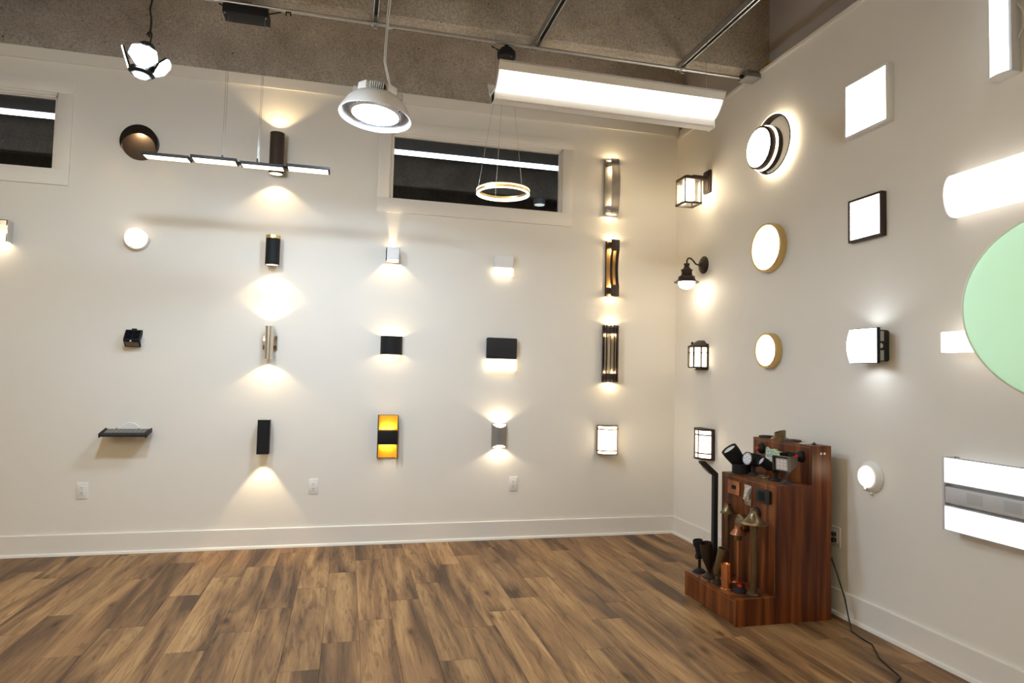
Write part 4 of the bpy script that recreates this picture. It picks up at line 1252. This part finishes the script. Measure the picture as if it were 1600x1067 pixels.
# copper can
t = thing('copper_can_light', 'polished copper cylinder light with bright bulb inside', 'garden light', (-.640, -1.835, Z1))
G().lathe([(0, 0), (.033, 0), (.033, .005), (.030, .008), (.030, .138), (.027, .138), (.027, .100), (0, .100)], aim((0, 0, 0), R(2), R(200)), 36).build('copper_body', COPPER, t)
g = G(); g.pipe(.0304, .0008, .060, .062, aim((0, 0, 0), R(24), R(60)), 36); g.build('seam', BRONZE, t)
G().lathe([(0, .132), (.016, .128), (.022, .114), (0, .110)], None, 20).build('bulb', CHROME, t)
# copper path light
t = thing('path_light', 'copper path light with pleated cone hat and leaf base', 'path light', (-.545, -1.795, Z1))
g = G(); g.cyl(.0075, .02, .260, None, 14); g.build('copper_stem', COPPERB, t)
G().lathe([(0, .255), (.017, .255), (.019, .262), (.019, .288), (.012, .292), (0, .292)], None, 8).build('brass_socket', AGED, t)
nf = 24
g = G()
top = [g.bm.verts.new(((.019+.001*(k % 2))*cos(2*pi*k/nf), (.019+.001*(k % 2))*sin(2*pi*k/nf), .322)) for k in range(nf)]
rim = [g.bm.verts.new(((.044+.003*(k % 2))*cos(2*pi*k/nf), (.044+.003*(k % 2))*sin(2*pi*k/nf), .288)) for k in range(nf)]
for k in range(nf): g.bm.faces.new((top[k], top[(k+1) % nf], rim[(k+1) % nf], rim[k]))
bmesh.ops.solidify(g.bm, geom=list(g.bm.faces), thickness=.0012)
g.lathe([(.019, .318), (.020, .322), (.019, .336), (0, .337)], None, 20)
g.build('pleated_hat', COPPERB, t)
for k in range(6):
    a = 2*pi*k/6
    g = G(); g.grid(lambda u, v: Vector(((.008+.036*v)*cos(a) - (u-.5)*.026*sin(pi*(v*.8+.15))*sin(a), (.008+.036*v)*sin(a) + (u-.5)*.026*sin(pi*(v*.8+.15))*cos(a), .030 - .026*v**1.5)), 4, 6, .001)
    g.build('leaf', COPPER, t)
G().cyl(.012, 0, .026, None, 14).build('base', COPPERB, t)
# tall aged brass path lights
def path_light(label, loc, h, rb, hat_r, hat_z0, hat_z1, neck):
    t = thing('path_light', label, 'path light', loc)
    G().lathe([(0, 0), (.037, 0), (.038, .006), (.030, .013), (.018, .015), (0, .015)], None, 26).build('base', AGED, t)
    g = G(); g.cyl(rb, .012, hat_z0-.005, None, 18)
    for k in range(8):
        a_ = 2*pi*k/8; g.cyl(.002, .012, hat_z0-.05, tr(rb*cos(a_), rb*sin(a_), 0), 6)
    g.build('stem', AGED, t)
    g = G(); g.lathe([(0, hat_z0-.04), (rb+.003, hat_z0-.04), (rb+.006, hat_z0-.012), (rb+.006, hat_z0), (0, hat_z0)], None, 22); g.cyl(.004, rb, rb+.012, tr(0, 0, hat_z0-.028) @ rz(R(-60)) @ ry(pi/2), 8); g.build('collar', AGED, t)
    G().lathe([(neck, hat_z1-.018), (neck, hat_z1), (0, hat_z1+.002)][::-1] + [(neck*1.15, hat_z1-.024), (hat_r*.6, hat_z0+.012), (hat_r*.85, hat_z0+.001), (hat_r, hat_z0-.004), (hat_r, hat_z0-.006), (hat_r*.6, hat_z0+.008), (neck, hat_z1-.030), (0, hat_z1-.030)], None, 44).build('hat', AGED, t)
path_light('tall aged brass path light with a wide flat hat at the stand front', (-.548, -1.945, Z1), .46, .0145, .079, .388, .458, .018)
path_light('tall aged brass path light with a small cone hat by the black bollard', (-.492, -1.600, Z1), .43, .0105, .044, .372, .424, .019)
# bollard
t = thing('bollard_light', 'tall square black bollard light with bent top arm', 'bollard light', (-.520, -1.505, Z1))
G().box(-.034, .034, -.026, .026, 0, .008, .001).build('base_plate', BLACK, t)
g = G(); g.prism([(-.014, .006), (-.014, .576), (-.104, .652), (-.104, .664), (-.075, .664), (.014, .588), (.014, .006)], 'y', -.014, .014); g.build('bent_post', DARKGREY, t)
m = tr(-.060, 0, .607) @ ry(R(41.6))
G().obox(m, .070, .026, .002).build('down_lens', mat('frosted_lens', (.38, .33, .28), .4), t)

# --- things on the middle shelf
t = thing('spot_light', 'large black cylindrical spot light tilted up on the middle shelf', 'garden spot light', (-.358, -1.540, Z2))
g = G(); g.cyl(.058, 0, .056, None, 40, .003); g.build('round_base', BLACK, t)
m = aim((-.004, .006, .052), R(38), R(168))
G().lathe([(0, -.012), (.034, -.012), (.042, .010), (.051, .086), (.051, .120), (.046, .120), (.046, .112), (0, .112)], m, 40).build('spot_head', BLACK, t)
G().lathe([(0, .1125), (.036, .1125), (.036, .114), (0, .114)], m, 32).build('lens', mat('grey_lens', (.55, .56, .57), .25), t)
t = thing('spot_light', 'ribbed black spot light with round led lens on the middle shelf', 'garden spot light', (-.340, -1.632, Z2))
base_disc(t, .036, DARKGREY, .018)
g = G(); g.cyl(.008, .014, .050, None, 14); g.cyl(.012, -.012, .012, tr(0, 0, .052) @ rx(pi/2), 14); g.build('knuckle_stem', DARKGREY, t)
m = aim((0, .0, .092), R(80), R(192))
G().lathe([(0, -.058), (.026, -.056), (.030, -.040), (.033, .036), (.040, .040), (.040, .052), (.036, .052), (.036, .048), (0, .048)], m, 32).build('spot_head', DARKGREY, t)
g = G()
for k in range(14): g.obox(m @ rz(2*pi*k/14) @ tr(.034, 0, -.004), .008, .004, .078)
g.build('cooling_rib', DARKGREY, t)
l = G().lathe([(0, .0485), (.035, .0485), (.035, .050), (0, .050)], m, 30).build('lens', mat('led_lens', (.55, .55, .62), .25), t)
g = G()
for k in range(7):
    rr = 0 if k == 0 else .020
    g.cyl(.007, .050, .0515, m @ tr(rr*cos(k*pi/3), rr*sin(k*pi/3), 0), 12)
g.build('led_chip', mat('led_white', (.80, .80, .84), .3), l)
t = thing('oval_deck_plate', 'flat oval bronze deck plate lying on the middle shelf', 'deck plate', (-.350, -1.735, Z2))
g = G(); g.lathe([(0, 0), (.047, 0), (.047, .006), (.040, .012), (.030, .012), (.027, .008), (0, .008)], Matrix.Diagonal((1, 1.25, 1, 1)), 8); g.build('plate', AGED, t)
t = thing('spot_light', 'small black spot light leaning over on the middle shelf', 'garden spot light', (-.335, -1.845, Z2))
base_disc(t, .036, BLACK, .018)
g = G(); g.cyl(.009, .014, .045, None, 14); g.cyl(.014, -.012, .012, tr(0, .004, .052) @ rx(pi/2), 16); g.tube([(0, 0, .050), (-.012, .020, .066)], .009, 10); g.build('knuckle_stem', BLACK, t)
m = aim((-.012, .012, .066), R(58), R(176))
G().lathe([(0, .0), (.014, .0), (.018, .012), (.027, .022), (.029, .075), (.029, .092), (.024, .092), (.024, .080), (0, .080)], m, 28).build('spot_head', BLACK, t)
G().lathe([(0, .0805), (.022, .0805), (.022, .083), (0, .083)], m, 24).build('lens', MATS['led_lens'], t)
t = thing('flood_light', 'square brown flood light with led grid on the middle shelf', 'flood light', (-.345, -1.948, Z2))
base_disc(t, .040, BROWN, .020)
g = G(); g.cyl(.008, .016, .060, None, 14); g.cyl(.012, -.012, .012, tr(0, 0, .060) @ rx(pi/2), 14); g.build('knuckle_stem', BROWN, t)
FB = mat('flood_brown', (.085, .068, .055), .5, .2, var=.08)
g = G()
V0 = [(-.048, -.036, -.038), (.048, -.036, -.038), (.048, -.036, .040), (-.048, -.036, .040)]
V1 = [(-.036, .050, -.010), (.036, .050, -.010), (.036, .050, .030), (-.036, .050, .030)]
m = tr(0, 0, .112) @ rz(R(-74)) @ rx(R(4))
A = [g.bm.verts.new(m @ Vector(v)) for v in V0]; B = [g.bm.verts.new(m @ Vector(v)) for v in V1]
g.bm.faces.new(A); g.bm.faces.new(B[::-1])
for i in range(4): g.bm.faces.new((A[i], A[(i+1) % 4], B[(i+1) % 4], B[i]))
bmesh.ops.recalc_face_normals(g.bm, faces=g.bm.faces); g.build('flood_body', FB, t)
g = G(); g.obox(m @ tr(0, -.042, .044), .100, .022, .004); g.obox(m @ tr(-.049, -.042, .003), .003, .022, .080); g.obox(m @ tr(.049, -.042, .003), .003, .022, .080); g.build('glare_hood', FB, t)
for k in range(5):
    G().obox(m @ tr(-.026+k*.013, .012, .050), .003, .060, .018).build('fin', BLACK, t)
lf = G().obox(m @ tr(0, -.0365, .000), .078, .003, .064).build('lens', MATS['led_lens'], t)
for i in range(3):
    for j in range(3):
        G().obox(m @ tr(-.022+i*.022, -.0385, -.018+j*.018), .011, .002, .010).build('led_chip', mat('led_warm', (.88, .72, .55), .3), lf)

# --- things on the top board
def ring_on(label, x, y, r, mt):
    t = thing('trim_ring', label, 'trim ring', (x, y, Z3))
    G().lathe([(r*.62, 0), (r, 0), (r, .005), (r*.93, .011), (r*.74, .011), (r*.62, .006)], None, 36, closed=True).build('ring', mt, t)
    G().lathe([(0, 0), (r*.62, 0), (r*.62, .003), (0, .003)], None, 28).build('inner_plate', BLACK, t)
ring_on('flat black trim ring at the far end of the stand top', -.170, -1.525, .050, BLACK)
ring_on('flat dark bronze trim ring in the middle of the stand top', -.172, -1.772, .049, BRONZE)
t = thing('well_light', 'short aged brass well light with slanted top on the stand top', 'well light', (-.170, -1.650, Z3))
g = G(); g.lathe([(0, 0), (.052, 0), (.052, .006), (.046, .012), (0, .012)], None, 36); g.build('flange', AGED, t)
g = G(); g.pipe(.034, .003, .010, .048, None, 36)
for v in g.bm.verts:
    if v.co.z > .03: v.co.z += .30*v.co.x - .10*v.co.y
g.build('slanted_tube', AGED, t)
t = thing('clear_lens_disc', 'flat clear round lens lying near the end of the stand top', 'lens', (-.170, -1.885, Z3))
G().lathe([(0, 0), (.034, 0), (.034, .004), (0, .006)], None, 30).build('lens', mat('clear_lens', (.75, .73, .70), .08, spec=.8), t)
t = thing('small_knob', 'small bronze knob on the near end of the stand top', 'knob', (-.172, -1.955, Z3))
G().lathe([(0, 0), (.014, 0), (.014, .004), (.007, .008), (.006, .013), (0, .015)], None, 18).build('knob', BRONZE, t)

# --- power cord from behind the stand across the floor
FLOORCORD = [(-.123, -2.182, .0042), (-.138, -2.240, .0042), (-.146, -2.296, .0042), (-.150, -2.350, .0042), (-.196, -2.421, .0042), (-.241, -2.493, .0042), (-.261, -2.546, .0042), (-.282, -2.610, .0042), (-.296, -2.659, .0042), (-.308, -2.683, .0042), (-.347, -2.706, .0042), (-.390, -2.740, .0042), (-.45, -2.86, .0042)]
o = G().tube([(-.085, -1.985, .33), (-.080, -2.030, .24), (-.065, -2.066, .13), (-.070, -2.095, .05), (-.085, -2.130, .008)] + FLOORCORD, .0040, 8).build('power_cord', CORDB)
o['label'] = 'black power cord trailing from behind the stand over the floor'; o['category'] = 'cord'

# ================================================================== every separate piece of these parts becomes a part of its own
SPLIT = {'suspension_wire', 'wire_post', 'hinge', 'screw', 'coupling', 'clip', 'fin', 'heat_sink_fin', 'cooling_rib', 'end_cap', 'end_plate',
         'edge_rail', 'side_rail', 'side_wall', 'gold_side', 'foot', 'screw_cap', 'curved_rail', 'led_chip', 'power_cord', 'bracket'}
for o in [q for q in bpy.data.objects if q.type == 'MESH' and q.parent and q.name.split('.')[0] in SPLIT]:
    bm = bmesh.new(); bm.from_mesh(o.data)
    seen, isl = set(), []
    for v0 in bm.verts:
        if v0 in seen: continue
        st_, comp = [v0], []
        seen.add(v0)
        while st_:
            v = st_.pop(); comp.append(v)
            for e_ in v.link_edges:
                q2 = e_.other_vert(v)
                if q2 not in seen: seen.add(q2); st_.append(q2)
        isl.append(comp)
    if len(isl) < 2 or len(isl) > 60:
        bm.free(); continue
    base = o.name.split('.')[0]
    for comp in isl:
        ix = {v: i for i, v in enumerate(comp)}
        fs = {f for v in comp for f in v.link_faces}
        me = bpy.data.meshes.new(base)
        me.from_pydata([v.co[:] for v in comp], [], [[ix[v] for v in f.verts] for f in fs])
        me.materials.append(o.data.materials[0])
        for pl_ in me.polygons: pl_.use_smooth = True
        me.set_sharp_from_angle(angle=R(35))
        n_ = bpy.data.objects.new(base, me); COL.objects.link(n_)
        n_.parent = o.parent; n_.matrix_local = o.matrix_local.copy()
    bm.free()
    bpy.data.objects.remove(o)
